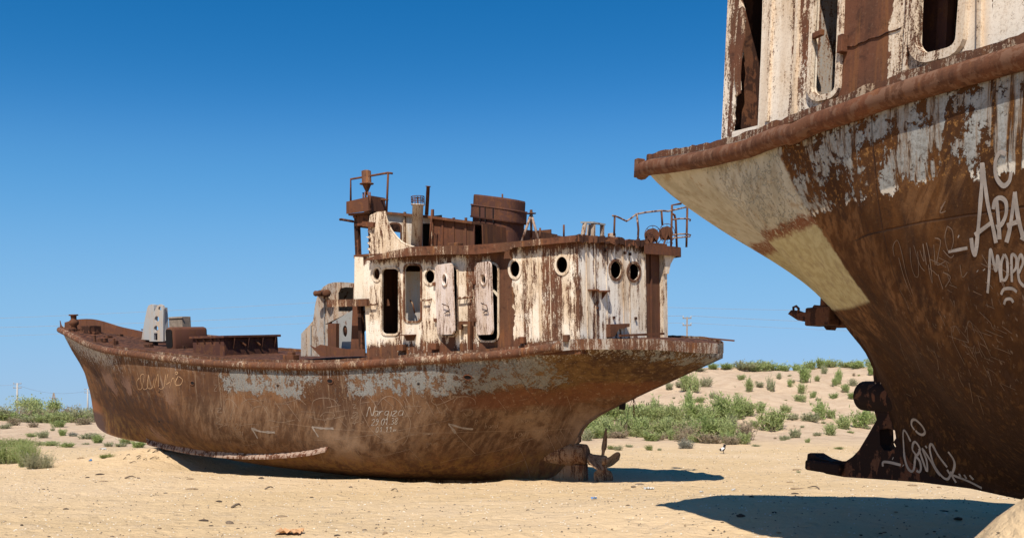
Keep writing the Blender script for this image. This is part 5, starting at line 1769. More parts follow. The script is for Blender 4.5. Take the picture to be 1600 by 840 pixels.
low = conv(1380, 640, 6.4625, [
    [(320, 200), (290, 150), (295, 105), (325, 95), (370, 130), (410, 180), (425, 225), (400, 248), (360, 235), (330, 205)],
    [(280, 315), (250, 250), (220, 205), (205, 230), (210, 350), (220, 480), (250, 580), (290, 620), (315, 590), (325, 500), (330, 450), (300, 400), (305, 340), (325, 320), (355, 350), (375, 400), (350, 450), (330, 460), (370, 510), (385, 580), (370, 625), (340, 610)],
    [(365, 390), (400, 500), (440, 610), (450, 590), (440, 500), (400, 390), (470, 490), (540, 610), (580, 660)], [(430, 358), (445, 382)],
    [(555, 450), (500, 345), (475, 360), (480, 430), (520, 560), (590, 660), (640, 695), (670, 680), (690, 620)], [(500, 350), (555, 450), (650, 575)],
    [(660, 420), (710, 490), (725, 560), (690, 650), (650, 600)], [(690, 650), (740, 730)], [(690, 650), (850, 710), (1000, 785)], [(770, 640), (785, 670)], [(820, 650), (845, 690)], [(875, 655), (915, 700)],
    [(0, 568), (5, 525), (80, 530), (180, 555)], [(203, 555), (208, 562)], [(98, 485), (104, 490)]])
write(S2, T2, low, .028, M_SPRAY, 'graffiti', .12)
rr = random.Random(21)
scr = []
for k in range(60):
    x, y = rr.uniform(1400, 1570), rr.uniform(395, 620)
    a = rr.choice((rr.uniform(.9, 1.4), rr.uniform(.3, .8)))
    L = rr.uniform(8, 34)
    scr.append([(x, y), (x + math.cos(a) * L * .5 + rr.uniform(-2, 2), y + math.sin(a) * L * .5), (x + math.cos(a) * L, y + math.sin(a) * L)])
scr += conv(1450, 500, 8.4, [[(480, 560), (400, 400), (335, 260), (312, 120), (330, 80), (375, 75), (430, 130), (500, 210), (545, 300)], [(540, 290), (522, 120), (535, 10), (600, 50), (690, 150), (750, 280), (830, 460)], [(490, 310), (520, 370), (550, 430), (515, 440)], [(565, 375), (590, 430), (615, 330), (640, 440)], [(610, 400), (670, 590)], [(660, 355), (690, 410), (630, 420)], [(680, 390), (720, 480)]])
write(S2, T2, scr, .0045, M_FAINT, 'hull_scratches', .3)
write(S2, T2, conv(1220, 440, 4.2, [[(560, 690), (570, 665), (580, 680)], [(590, 685), (600, 660)], [(610, 670), (615, 690), (625, 660)], [(635, 665), (645, 690), (660, 660)], [(570, 700), (560, 730), (580, 740)], [(590, 710), (600, 745)]]) , .012, M_WHITE_SCRATCH, 'scratched_name')

# the far ship
FONT = {
 'N': [[(0, 0), (.05, 1), (.55, .05), (.65, 1.05)]], 'a': [[(.5, .5), (.2, .55), (.05, .25), (.25, 0), (.5, .2), (.5, .55), (.55, 0)]], 'r': [[(.1, .55), (.1, 0)], [(.1, .3), (.3, .55), (.45, .5)]],
 'g': [[(.45, .5), (.15, .5), (.1, .15), (.4, .15), (.45, .5), (.42, -.3), (.1, -.35)]], 'i': [[(.2, .5), (.2, 0)], [(.2, .75), (.22, .78)]], 'z': [[(.05, .5), (.45, .5), (.05, 0), (.5, 0)]],
 '0': [[(.25, 1), (.02, .6), (.1, .05), (.35, .02), (.48, .5), (.4, .95), (.25, 1)]], '1': [[(.1, .7), (.3, 1), (.3, 0)]], '2': [[(.05, .8), (.25, 1), (.45, .8), (.35, .5), (.02, 0), (.5, .02)]],
 '3': [[(.05, .9), (.35, 1), (.4, .7), (.18, .52), (.45, .35), (.35, .02), (.02, .1)]], '8': [[(.25, .5), (.05, .75), (.25, 1), (.42, .78), (.25, .5), (.05, .2), (.25, 0), (.46, .2), (.25, .5)]],
 '9': [[(.42, .7), (.2, 1), (.05, .75), (.25, .5), (.42, .75), (.35, .2), (.12, 0)]], '.': [[(.15, .0), (.2, .04)]], 'm': [[(.05, 0), (.08, .5), (.25, .05), (.3, .5), (.5, .05), (.55, .5)]],
 'y': [[(.05, .5), (.2, .1), (.4, .5)], [(.4, .5), (.15, -.4)]], 'L': [[(.1, 1), (.05, 0), (.5, .05)]], 'd': [[(.42, .4), (.15, .5), (.05, .1), (.3, 0), (.45, .3), (.48, 1), (.5, 0)]], 'R': [[(.05, 0), (.08, 1), (.42, .85), (.35, .55), (.08, .5), (.5, 0)]],
 'c': [[(.42, .45), (.15, .5), (.05, .15), (.3, 0), (.45, .1)]], 'h': [[(.08, 1), (.08, 0)], [(.08, .3), (.3, .5), (.42, .3), (.42, 0)]], '7': [[(.02, 1), (.48, 1), (.15, 0)]], 'n': [[(.06, .5), (.06, 0)], [(.06, .3), (.28, .5), (.42, .35), (.44, 0)]],
 'e': [[(.05, .25), (.42, .28), (.3, .5), (.1, .42), (.05, .12), (.3, 0), (.45, .08)]], 't': [[(.2, .9), (.2, .05), (.38, .02)], [(.02, .55), (.4, .55)]], 'Z': [[(.0, 1), (.5, 1), (.05, 0), (.55, .02)]], 'A': [[(0, 0), (.28, 1), (.55, 0)], [(.1, .4), (.45, .4)]], 'o': [[(.25, .5), (.05, .25), (.25, 0), (.45, .25), (.25, .5)]], 'u': [[(.05, .5), (.08, .05), (.35, .05), (.42, .5), (.45, 0)]], 'k': [[(.08, 1), (.08, 0)], [(.4, .55), (.08, .25), (.45, 0)]], 's': [[(.4, .48), (.12, .45), (.35, .2), (.05, .02)]], ' ': []}
def text(s, x, y, h, rise=0.0, slant=.15, pitch=.68):
    out = []
    for ch in s:
        for st in FONT.get(ch, []):
            out.append([(x + (px + slant * py) * h, y - py * h - px * h * rise) for px, py in st])
        x += h * pitch * (.5 if ch in '.i ' else 1)
        y -= h * pitch * rise * (.5 if ch in '.i ' else 1)
    return out
T1 = [BVH1]
heart = conv(520, 540, 3.8175, [
    [(355, 575), (290, 550), (235, 505), (190, 430), (165, 360), (172, 308), (205, 297), (240, 330), (265, 372)], [(268, 352), (300, 312), (345, 300), (395, 330), (440, 400), (464, 460), (445, 550), (415, 590)],
    [(118, 350), (140, 350), (122, 370), (148, 368)], [(355, 578), (400, 555), (455, 530)], [(690, 470), (770, 560), (850, 640)],
    [(120, 400), (150, 395), (112, 430), (155, 420), (118, 460), (160, 450)], [(130, 470), (150, 400)], [(165, 460), (185, 455), (170, 445)],
    [(600, 300), (590, 330), (620, 350), (680, 330), (730, 305)], [(720, 340), (740, 310), (800, 300), (845, 320), (850, 350)],
    [(770, 380), (820, 375), (835, 400), (800, 415), (780, 395)], [(480, 340), (510, 400), (530, 370)], [(560, 330), (600, 410)], [(610, 340), (640, 400)], [(430, 300), (470, 380)]])
write(S1, T1, heart, .011, M_FAINT1, 'scratched_heart', .3)
tx = text('Nargiza', 573, 650, 15, .02, .25, .58) + text('29.01.38', 580, 664, 10, .05, .2, .60) + text('01.11m', 587, 674.5, 8, .03, .15, .75)
write(S1, T1, tx, .0100, M_CHALK, 'scratched_name', .3)
tx = text('Lady nata', 803, 683, 10, .17, .2, .62) + text('7 Rayc', 806, 661, 8, .12) + text('hand', 757, 668, 8, .05) + text('m Narimz', 818, 645, 8, .06) + text('Ignin', 660, 695, 8, .02) + text('R', 741, 664, 9) + text('amin Vamma', 640, 680, 6, .04) + text('Z A', 553, 609, 9, -.05) + text('Z A', 334, 610, 9, -.05)
write(S1, T1, tx, .009, M_FAINT1, 'scratched_name', .3)
left = conv(220, 540, 3.8175, [
    [(640, 570), (580, 545), (535, 500), (505, 420), (497, 350), (515, 315), (550, 330), (580, 370)], [(600, 345), (640, 318), (690, 322), (735, 365), (770, 430)],
    [(930, 350), (925, 320), (950, 320), (985, 350)], [(1020, 380), (1030, 330), (1080, 310), (1150, 320), (1180, 360)], [(1070, 420), (1100, 395), (1150, 400), (1150, 425), (1110, 430)],
    [(560, 340), (530, 440), (540, 430)], [(660, 390), (680, 365), (720, 360)], [(860, 330), (950, 450)], [(800, 330), (860, 420)], [(450, 420), (480, 440), (450, 460), (490, 470), (460, 490)], [(495, 475), (515, 470), (500, 460)],
    [(445, 375), (480, 370), (455, 395), (485, 395)], [(760, 440), (840, 455), (920, 440)], [(1000, 420), (1100, 440), (1220, 415)]])
left += text('29', 366, 670, 9) + text('01', 372, 680, 7)
write(S1, T1, left, .010, M_FAINT1, 'scratched_heart', .3)
smear = conv(520, 540, 3.8175, [[(690, 462), (760, 485), (800, 492), (836, 495)], [(692, 465), (715, 495), (733, 520)]]) + conv(220, 540, 3.8175, [[(660, 490), (720, 510), (800, 515)], [(662, 492), (680, 520), (698, 552)], [(1022, 482), (1080, 490), (1150, 492)], [(1022, 482), (1040, 510), (1060, 542)]])
write(S1, T1, smear, .05, mat_plain('grey smeared paint', (0.27, 0.225, 0.19)), 'painted_arrow', .5, .004)
scrib = conv(80, 460, 3.23, [
    [(445, 420), (432, 440), (440, 475), (458, 470), (450, 412), (470, 405), (462, 470), (485, 470), (492, 405), (485, 465), (510, 470), (520, 425)], [(520, 470), (540, 400), (545, 470), (570, 465), (578, 402), (570, 470)], [(598, 470), (615, 420), (632, 462)],
    [(642, 410), (625, 450), (650, 455), (664, 430), (645, 412)], [(632, 388), (626, 396), (634, 402), (640, 393), (632, 388)], [(590, 400), (580, 450), (600, 440)]])
write(S1, T1, scrib, .015, M_ORANGE_SPRAY, 'graffiti', .3)
rr = random.Random(8)
scr = []
for k in range(70):
    x, y = rr.uniform(345, 905), rr.uniform(618, 700)
    a = rr.choice((rr.uniform(.7, 1.4), rr.uniform(-.25, .05)))
    L = rr.uniform(6, 26)
    scr.append([(x, y), (x + math.cos(a) * L * .5 + rr.uniform(-1.5, 1.5), y + math.sin(a) * L * .5), (x + math.cos(a) * L, y + math.sin(a) * L)])
scr += conv(520, 540, 3.8175, [[(220, 665), (340, 645), (460, 615)], [(640, 695), (760, 665), (900, 640), (1060, 600), (1270, 520)], [(905, 760), (1010, 725), (1140, 680)], [(0, 560), (160, 540), (330, 515), (560, 470), (750, 430)], [(1110, 600), (1150, 690), (1180, 790)], [(460, 615), (530, 690)]])
write(S1, T1, scr, .007, M_FAINT1, 'hull_scratches', .3)
# ------------------------------------------------------------------ desert shrubs
def mat_shrub(name, a, b, dry):
    t = NT(name)
    oi = t.t.nodes.new('ShaderNodeObjectInfo')
    n = t.noise(t.obj, 3.0, 3, 0.6)
    f = t.noise(t.obj, 30.0, 2, 0.6)
    c = t.mix(t.ramp(n, 0.35, 0.65), a, b)
    c = t.mix(t.mul(t.ramp(f, 0.52, 0.66), 0.8), c, dry)
    c = t.mix(t.mul(oi.outputs['Random'], 0.35), c, dry)
    t.done(c, 0.75, None, 0.15)
    tr = t.t.nodes.new('ShaderNodeBsdfTranslucent')
    t.L(c, tr.inputs['Color'])
    ms = t.t.nodes.new('ShaderNodeMixShader')
    ms.inputs[0].default_value = 0.30
    t.L(t.b.outputs[0], ms.inputs[1])
    t.L(tr.outputs[0], ms.inputs[2])
    t.L(ms.outputs[0], t.out.inputs['Surface'])
    return t.m
M_GREEN = mat_shrub('green shrub', (0.25, 0.335, 0.095), (0.33, 0.40, 0.15), (0.43, 0.40, 0.23))
M_OLIVE = mat_shrub('grey shrub', (0.30, 0.33, 0.165), (0.38, 0.385, 0.225), (0.37, 0.31, 0.22))
M_LIME = mat_shrub('fresh green herb', (0.20, 0.265, 0.065), (0.27, 0.315, 0.10), (0.31, 0.27, 0.14))
M_DRY = mat_shrub('dry shrub', (0.34, 0.265, 0.175), (0.29, 0.255, 0.155), (0.40, 0.30, 0.22))
M_SILVER = mat_shrub('silver grey shrub', (0.235, 0.255, 0.20), (0.30, 0.30, 0.25), (0.33, 0.29, 0.23))
M_TWIG = mat_plain('twig', (0.16, 0.12, 0.09))

def shrub_mesh(name, seed, stems, shape, leaf, mat, twigs=10, lw=.012, spread=1.0, upright=.6):
    """unit shrub (about 1 m wide, 1 m high): many fine stems with short leaflets, uneven outline"""
    r = random.Random(seed)
    vs, fs, mi = [], [], []
    def quad(a, b, w):
        d = (b - a)
        s = d.cross(Vector((r.uniform(-1, 1), r.uniform(-1, 1), r.uniform(-.4, .4))))
        if s.length < 1e-6:
            return
        s = s.normalized() * w
        i = len(vs)
        vs.extend((a - s, a + s, b + s * .35, b - s * .35))
        fs.append((i, i + 1, i + 2, i + 3))
    lobes = [(r.uniform(-.3, .3) * spread, r.uniform(-.3, .3) * spread, r.uniform(.55, 1.0)) for _ in range(5)]
    for k in range(stems):
        lx, ly, lh = r.choice(lobes)
        base = Vector((lx * .6 + r.gauss(0, .07), ly * .6 + r.gauss(0, .07), 0))
        a = r.uniform(0, 2 * math.pi)
        lean = abs(r.gauss(0, .38)) * (1.25 - upright)
        hgt = lh * r.uniform(.5, 1.0)
        d = Vector((math.cos(a) * lean + lx * .5, math.sin(a) * lean + ly * .5, 1)).normalized()
        p = base
        seg = 4
        for j in range(seg):
            q = p + d * (hgt / seg)
            quad(p, q, lw * (1.2 - j / seg))
            mi.append(1 if (j < 1) else 0)
            for _ in range(leaf):
                f = r.random()
                m = p.lerp(q, f)
                dd = (d * r.uniform(.2, 1.0) + Vector((r.gauss(0, .6), r.gauss(0, .6), r.gauss(.15, .4)))).normalized()
                quad(m, m + dd * r.uniform(.05, .13) * shape, lw * r.uniform(.6, 1.25))
                mi.append(0)
            p = q
            d = (d + Vector((r.gauss(0, .16), r.gauss(0, .16), r.uniform(-.12, .05)))).normalized()
    me = bpy.data.meshes.new(name)
    me.from_pydata(vs, [], fs)
    me.materials.append(mat)
    me.materials.append(M_TWIG)
    me.polygons.foreach_set('material_index', mi[:len(fs)])
    return me

SH = {}
for i in range(4):
    SH['green%d' % i] = shrub_mesh('tamarisk_shrub', 10 + i, 95, 1.2, 4, M_GREEN, lw=.0155, upright=.85)
for i in range(3):
    SH['olive%d' % i] = shrub_mesh('grey_shrub', 30 + i, 85, 1.1, 4, M_OLIVE, lw=.0145, upright=.5)
SH['lime0'] = shrub_mesh('green_herb', 50, 170, .8, 5, M_LIME, lw=.011, upright=.3, spread=1.3)
SH['lime1'] = shrub_mesh('green_herb', 51, 150, .8, 5, M_LIME, lw=.012, upright=.35, spread=1.2)
SH['dry0'] = shrub_mesh('dry_shrub', 60, 85, 1.0, 4, M_DRY, lw=.013, upright=.4)
SH['dry1'] = shrub_mesh('dry_shrub', 61, 75, 1.0, 4, M_DRY, lw=.013, upright=.35)
SH['silver0'] = shrub_mesh('silver_shrub', 70, 130, .9, 4, M_SILVER, lw=.012, upright=.3)
SH['near0'] = shrub_mesh('green_bush', 80, 420, .42, 10, M_GREEN, lw=.0050, upright=.3, spread=1.5)
SH['near1'] = shrub_mesh('grey_bush', 81, 260, .5, 7, M_OLIVE, lw=.0040, upright=.1, spread=1.4)
SH['near2'] = shrub_mesh('green_herb', 82, 420, .40, 9, M_LIME, lw=.0048, upright=.2, spread=1.6)

def shrub(px, py, wpx, hpx, key):
    """stands a shrub on the sand where the photograph shows it"""
    p = to_ground(px, py)
    if p is None:
        p = Vector(((px - 800) / F_PX * 80, 80, 0)); p.z = ground_h(p.x, p.y)
    me = SH[key]
    o = bpy.data.objects.new(me.name, me)
    COL.objects.link(o)
    k = p.y / F_PX
    o.location = p - Vector((0, 0, .03))
    o.rotation_euler = (0, 0, random.uniform(0, 6.28))
    jw, jh = random.uniform(.72, 1.3), random.uniform(.78, 1.3)
    o.scale = (wpx * k * jw, wpx * k * jw, hpx * k * 1.12 * jh)
    return o

ORD = ['first', 'second', 'third', 'fourth', 'fifth', 'sixth', 'seventh', 'eighth', 'ninth', 'tenth', 'eleventh', 'twelfth', 'thirteenth', 'fourteenth', 'fifteenth', 'sixteenth', 'seventeenth', 'eighteenth', 'nineteenth', 'twentieth']
LOOK = {'green': 'green shrub', 'olive': 'grey shrub', 'lime': 'green herb', 'dry': 'dry shrub', 'silver': 'silver grey shrub'}
def band(items, where, group):
    """a row of shrubs; each label says which one it is, counted along the row"""
    items = sorted(items)
    count = {}
    made = []
    for (px, py, w, h, key) in items:
        kind = key.rstrip('0123456789')
        made.append((shrub(px, py, w, h, key), kind))
        count[kind] = count.get(kind, 0) + 1
    seen = {}
    for o, kind in made:
        i = seen.get(kind, 0)
        seen[kind] = i + 1
        if count[kind] == 1:
            lab = 'only %s %s' % (LOOK[kind], where)
        else:
            lab = '%s %s, %s from left' % (LOOK[kind], where, ORD[i])
        tag(o, lab, 'shrub', group)

rr = random.Random(14)
def g4(): return 'green%d' % rr.randrange(4)
def o3(): return 'olive%d' % rr.randrange(3)
# crest of the dune, right
def crest_y(px):
    """lowest picture row on which the sky still meets the dune"""
    best = 1e9
    y = 55.0
    while y < 130:
        x = (px - 800) / F_PX * y
        best = min(best, HORIZON - F_PX * (ground_h(x, y) - EYE) / y)
        y += 1.0
    return best
cr = []
for x, w, h, k in ((1040, 24, 9, 'g'), (1062, 30, 13, 'g'), (1090, 26, 9, 'o'), (1112, 26, 14, 'g'), (1133, 20, 13, 'g'), (1158, 34, 12, 'o'), (1186, 36, 15, 'g'), (1206, 34, 17, 'g'), (1226, 24, 13, 'g'), (1247, 22, 13, 'g'), (1266, 24, 16, 'g'), (1284, 28, 20, 'g'), (1303, 26, 15, 'g'), (1322, 28, 13, 'g'), (1342, 30, 15, 'g'), (1362, 26, 14, 'g'), (1384, 30, 14, 'g')):
    cr.append((x, crest_y(x) + 2.0, w * 1.35, h, g4() if k == 'g' else o3()))
band(cr, 'along the crest of the dune', 'shrubs along the dune crest')
# scattered on the upper face of the dune
up = []
for x, y, w, h in ((1076, 610, 30, 30), (1088, 612, 22, 22), (1104, 604, 20, 18), (1062, 604, 24, 12), (1045, 608, 18, 12), (1158, 593, 14, 9), (1170, 611, 24, 21), (1205, 611, 24, 22), (1187, 604, 18, 12), (1217, 591, 12, 14), (1235, 604, 18, 14), (1255, 597, 22, 26), (1276, 595, 14, 10), (1287, 584, 18, 16), (1310, 600, 20, 22), (1303, 602, 14, 12), (1333, 602, 24, 20), (1361, 585, 20, 18), (1253, 614, 22, 18), (1251, 627, 18, 12), (1270, 621, 16, 13), (1303, 622, 18, 10), (1330, 622, 24, 14), (1322, 612, 18, 12), (1113, 622, 18, 11), (1092, 628, 20, 10)):
    up.append((x, y, w, h, rr.choice(('g', 'g', 'o'))))
band([(x, y, w, h, g4() if k == 'g' else o3()) for x, y, w, h, k in up], 'on the upper dune face', 'shrubs on the upper dune face')
# middle of the face
md = [(1165, 643, 30, 18, g4()), (1188, 644, 26, 20, g4()), (1204, 672, 44, 30, g4()), (1180, 668, 26, 18, g4()), (1240, 655, 34, 18, o3()), (1228, 644, 22, 16, g4()), (1284, 655, 32, 30, g4()), (1266, 658, 34, 18, o3()), (1300, 652, 20, 14, g4()), (1345, 668, 44, 46, g4()), (1322, 670, 34, 30, g4()), (1362, 662, 26, 30, g4()), (1243, 683, 26, 24, o3()), (1296, 679, 36, 18, g4()), (1276, 680, 20, 10, o3()), (1226, 686, 26, 12, o3()), (1262, 691, 16, 9, g4()), (1145, 664, 36, 24, o3())]
band(md, 'half way up the dune face', 'shrubs half way up the dune')
# the thicket at the foot of the dune behind the propeller
th = []
for k in range(20):
    x = 925 + k * 12.4 + rr.uniform(-5, 5)
    th.append((x, 664 + rr.uniform(-6, 5) - 10 * abs(math.sin(k * .9)), rr.uniform(36, 52), rr.uniform(28, 40), g4()))
band(th, 'in the back row of the thicket', 'back row of the thicket')
th = []
for k in range(19):
    x = 920 + k * 13.6 + rr.uniform(-5, 5)
    th.append((x, 679 + rr.uniform(-2, 4) + 5 * smooth(1000, 1130, x), rr.uniform(38, 52), rr.uniform(26, 36), g4() if rr.random() < .7 else 'dry%d' % rr.randrange(2)))
band(th, 'in the middle row of the thicket', 'middle row of the thicket')
th = []
for k in range(11):
    x = 1020 + k * 14 + rr.uniform(-5, 5)
    th.append((x, 687 + rr.uniform(-1, 3) + 5 * smooth(1050, 1140, x), rr.uniform(30, 44), rr.uniform(16, 24), g4() if rr.random() < .45 else 'dry%d' % rr.randrange(2)))
th += [(1071, 700, 28, 25, 'silver0'), (935, 684, 40, 18, g4()), (965, 684, 40, 18, 'dry0'), (916, 688, 22, 24, 'olive1'), (995, 682, 40, 14, g4())]
band(th, 'in the front row of the thicket', 'front row of the thicket')
tf = [(957, 701, 18, 7, 'lime0'), (966, 703, 22, 8, 'olive0'), (1015, 703, 16, 8, 'lime1'), (1030, 703, 12, 6, 'olive1'), (983, 698, 14, 6, 'olive2'), (1308, 701, 14, 6, 'lime0'), (1180, 697, 20, 6, 'olive2'), (1248, 738, 12, 6, 'olive0'), (1425, 751, 7, 3, 'lime1')]
band(tf, 'growing as a tuft on the beach', 'small tufts on the beach')
# bare twiggy remains and tiny tufts sprinkled over the dune face
for k in range(70):
    px = rr.uniform(1010, 1370)
    py = rr.uniform(crest_y(px) + 8, 690)
    if 925 < px < 1150 and py > 640:
        continue
    w = rr.uniform(4, 11)
    o = shrub(px, py, w, w * rr.uniform(.35, .6), rr.choice(('dry0', 'dry1', 'olive0', 'olive2', 'green1')))
    tag(o, 'tiny dry tuft dotted on the bare dune face', 'tuft', 'tiny tufts on the dune face')
# left: low ridge with a continuous hedge of shrubs, scattered ones in front
lf = []
for k in range(16):
    x = -12 + k * 12.2 + rr.uniform(-4, 4)
    lf.append((x, 641 + rr.uniform(-2, 3), rr.uniform(30, 44), rr.uniform(16, 23), g4() if rr.random() < .55 else o3()))
band(lf, 'in the skyline hedge at left', 'shrubs on the left skyline')
lf = []
for k in range(15):
    x = -8 + k * 12.5 + rr.uniform(-5, 5)
    lf.append((x, 654 + rr.uniform(-3, 5), rr.uniform(28, 40), rr.uniform(16, 24), rr.choice((g4(), o3(), o3(), 'dry0'))))
band(lf, 'just below the skyline hedge at left', 'shrubs below the left skyline')
lf = [(8, 669, 22, 9, 'olive0'), (22, 664, 26, 12, 'dry1'), (52, 667, 28, 14, 'dry0'), (90, 667, 28, 16, 'green1'), (100, 660, 22, 14, 'olive1'), (130, 663, 26, 13, 'dry1'), (68, 684, 24, 12, 'olive2'), (50, 682, 20, 6, 'green0'), (98, 680, 16, 12, 'green2'), (82, 673, 10, 6, 'olive0'), (114, 681, 22, 10, 'silver0'), (140, 685, 34, 12, 'olive1'), (152, 692, 34, 16, 'green3'), (78, 696, 36, 12, 'green0'), (102, 698, 34, 10, 'green1'), (62, 695, 18, 7, 'olive1'), (170, 697, 22, 10, 'olive2'), (188, 697, 22, 9, 'olive0'), (215, 699, 40, 12, 'green2'), (196, 692, 30, 10, 'green0'), (135, 694, 14, 5, 'olive2')]
band(lf, 'on the sand left of the far bow', 'shrubs left of the bow')
for px, py, w, h, key, lab in ((22, 696, 66, 18, 'near2', 'bright green low bush at the left edge, behind the big dark bush'),
                               (10, 724, 62, 36, 'near0', 'big dark green bush at the left edge of the open sand'),
                               (40, 728, 48, 38, 'near0', 'green and grey bush right beside the big bush at the left edge'),
                               (60, 731, 44, 36, 'near1', 'twiggy grey bush on the right end of the left edge clump'),
                               (166, 714, 26, 9, 'near2', 'small bright green tuft on the sand under the far bow')):
    tag(shrub(px, py, w, h, key), lab, 'bush')
# two far trees on the skyline
def far_tree(px, ytop, d, w, lab):
    x = (px - 800) / F_PX * d
    z0 = ground_h(x, d)
    H = EYE + (HORIZON - ytop) / F_PX * d - z0
    root = bpy.data.objects.new('round_tree', None)
    COL.objects.link(root)
    root.location = (x, d, z0 - .1)
    bm = bmesh.new()
    add_tube(bm, [(0, 0, 0), (.05, 0, H * .3), (-.1, .1, H * .6)], [.16, .12, .05], 8)
    link_mesh('trunk', bm, M_TWIG, root, (0, 0, 0))
    r = random.Random(int(px))
    bm = bmesh.new()
    for k in range(1500):
        c = Vector((r.gauss(0, .26) * w, r.gauss(0, .26) * w, H * (.62 + r.gauss(0, .16))))
        a = Vector((r.gauss(0, 1), r.gauss(0, 1), r.gauss(0, 1))).normalized() * r.uniform(.06, .14)
        b = a.cross(Vector((r.gauss(0, 1), r.gauss(0, 1), r.gauss(0, 1)))).normalized() * .06
        bm.faces.new([bm.verts.new(p) for p in (c - a, c + b, c + a, c - b)])
    link_mesh('crown', bm, M_GREEN, root, (0, 0, 0), recalc=False)
    tag(root, lab, 'tree')
far_tree(40, 617, 120, 3.0, 'larger dark round tree on the left skyline beside the concrete pole')
far_tree(55, 621, 125, 1.8, 'smaller dark round tree on the left skyline, right of the larger one')
far_tree(84, 623, 120, 1.7, 'small tree on the left skyline at the foot of the slanting wooden pole')
# ------------------------------------------------------------------ power lines
def pole(px, ytop, d, label, mat, r=.12, arms=2, armw=1.6, lean=0.0, sides=True, group=None):
    x = (px - 800) / F_PX * d
    z0 = ground_h(x, d)
    zt = EYE + (HORIZON - ytop) / F_PX * d
    root = bpy.data.objects.new('power_pole', None)
    COL.objects.link(root)
    root.location = (x, d, z0 - .3)
    H = zt - z0 + .3
    bm = bmesh.new()
    add_tube(bm, [(0, 0, 0), (lean * H * .5, 0, H * .5), (lean * H, 0, H)], [r * 1.25, r, r * .8], 10)
    link_mesh('post', bm, mat, root, (0, 0, 0), True)
    tips = []
    for k in range(arms):
        z = H - .15 - k * .9
        bm = bmesh.new()
        add_box(bm, (-armw / 2 + lean * z, -.06, z - .06), (armw / 2 + lean * z, .06, z + .06))
        a = link_mesh('crossarm', bm, M_WOOD, root, (0, 0, 0))
        for s in (-1, 1):
            bm = bmesh.new()
            add_lathe(bm, (s * armw * .45 + lean * z, 0, z + .06), (0, 0, 1), [(0, .03), (.05, .07), (.12, .05), (.18, .07), (.24, .03)], 8)
            link_mesh('insulator', bm, M_CHALK, a, (0, 0, 0), True)
            tips.append(Vector((x + s * armw * .45 + lean * z, d, z0 - .3 + z + .30)))
    tag(root, label, 'pole', group)
    return tips

def wire(p, q, sag, r, label):
    pts = []
    for i in range(25):
        f = i / 24
        v = p.lerp(q, f)
        v.z -= sag * 4 * f * (1 - f)
        pts.append(v)
    bm = bmesh.new()
    add_tube(bm, pts, r, 5)
    o = link_mesh('power_wire', bm, M_WIRE, None)
    tag(o, label, 'wire', 'overhead power wires')

pole(27, 598, 210, 'concrete power pole with two crossarms at far left of the skyline', M_CONCRETE, .20, 2, 1.8)
pole(137, 607, 260, 'distant concrete power pole just left of the far ship bow', M_CONCRETE, .20, 2, 1.8)
# slanting double wooden pole
d = 220
x = (84 - 800) / F_PX * d
root = bpy.data.objects.new('power_pole', None); COL.objects.link(root)
z0 = ground_h(x, d); root.location = (x, d, z0 - .3)
H = EYE + (HORIZON - 613) / F_PX * d - z0 + .3
bm = bmesh.new(); add_tube(bm, [(-.9, 0, 0), (-.05, 0, H)], [.17, .13], 8); link_mesh('post', bm, M_WOOD, root, (0, 0, 0), True)
bm = bmesh.new(); add_tube(bm, [(1.0, 0, 0), (.05, 0, H - .1)], [.17, .13], 8); link_mesh('brace', bm, M_WOOD, root, (0, 0, 0), True)
bm = bmesh.new(); add_box(bm, (-.8, -.28, H - 1.3), (.8, -.16, H - 1.18)); link_mesh('crossarm', bm, M_WOOD, root, (0, 0, 0))
tag(root, 'two legged wooden power pole between the two concrete poles at left', 'pole')
right = pole(1073.5, 495, 122, 'thin wooden power pole standing behind the far ship stern', M_WOOD, .11, 2, 1.1)
hid = pole(690, 484, 122, 'wooden power pole hidden behind the deckhouse of the far ship', M_WOOD, .11, 2, 1.1)
def at(px, py, d): return Vector(((px - 800) / F_PX * d, d, EYE + (HORIZON - py) / F_PX * d))
wire(hid[0], at(-260, 516, 150), .5, .022, 'upper wire of the lower power line, left of the deckhouse')
wire(hid[2], at(-260, 530, 150), .5, .016, 'lower wire of the lower power line, left of the deckhouse')
wire(hid[1], right[0], .3, .022, 'upper wire running from the deckhouse to the thin wooden pole')
wire(hid[3], right[2], .3, .016, 'lower wire running from the deckhouse to the thin wooden pole')
wire(right[1], at(1760, 512, 128), .4, .022, 'upper wire running right from the thin wooden pole')
wire(right[3], at(1760, 526, 128), .4, .016, 'lower wire running right from the thin wooden pole')
far = [at(640, 463, 170), at(1440, 486, 170), at(-300, 506, 190)]
wire(far[0], far[2], .6, .025, 'highest wire crossing the sky left of the far ship deckhouse')
wire(far[0], far[1], .6, .025, 'highest wire crossing the sky right of the far ship deckhouse')
wl = [at(27, 601, 210), at(84, 614, 220), at(137, 610, 260), at(-120, 598, 200)]
wire(wl[3], wl[0], .3, .022, 'thin wire from the left picture edge to the concrete pole')
wire(wl[0], wl[1], .3, .022, 'thin wire between the concrete pole and the two legged pole')
wire(wl[1], wl[2], .3, .022, 'thin wire between the two legged pole and the distant pole')

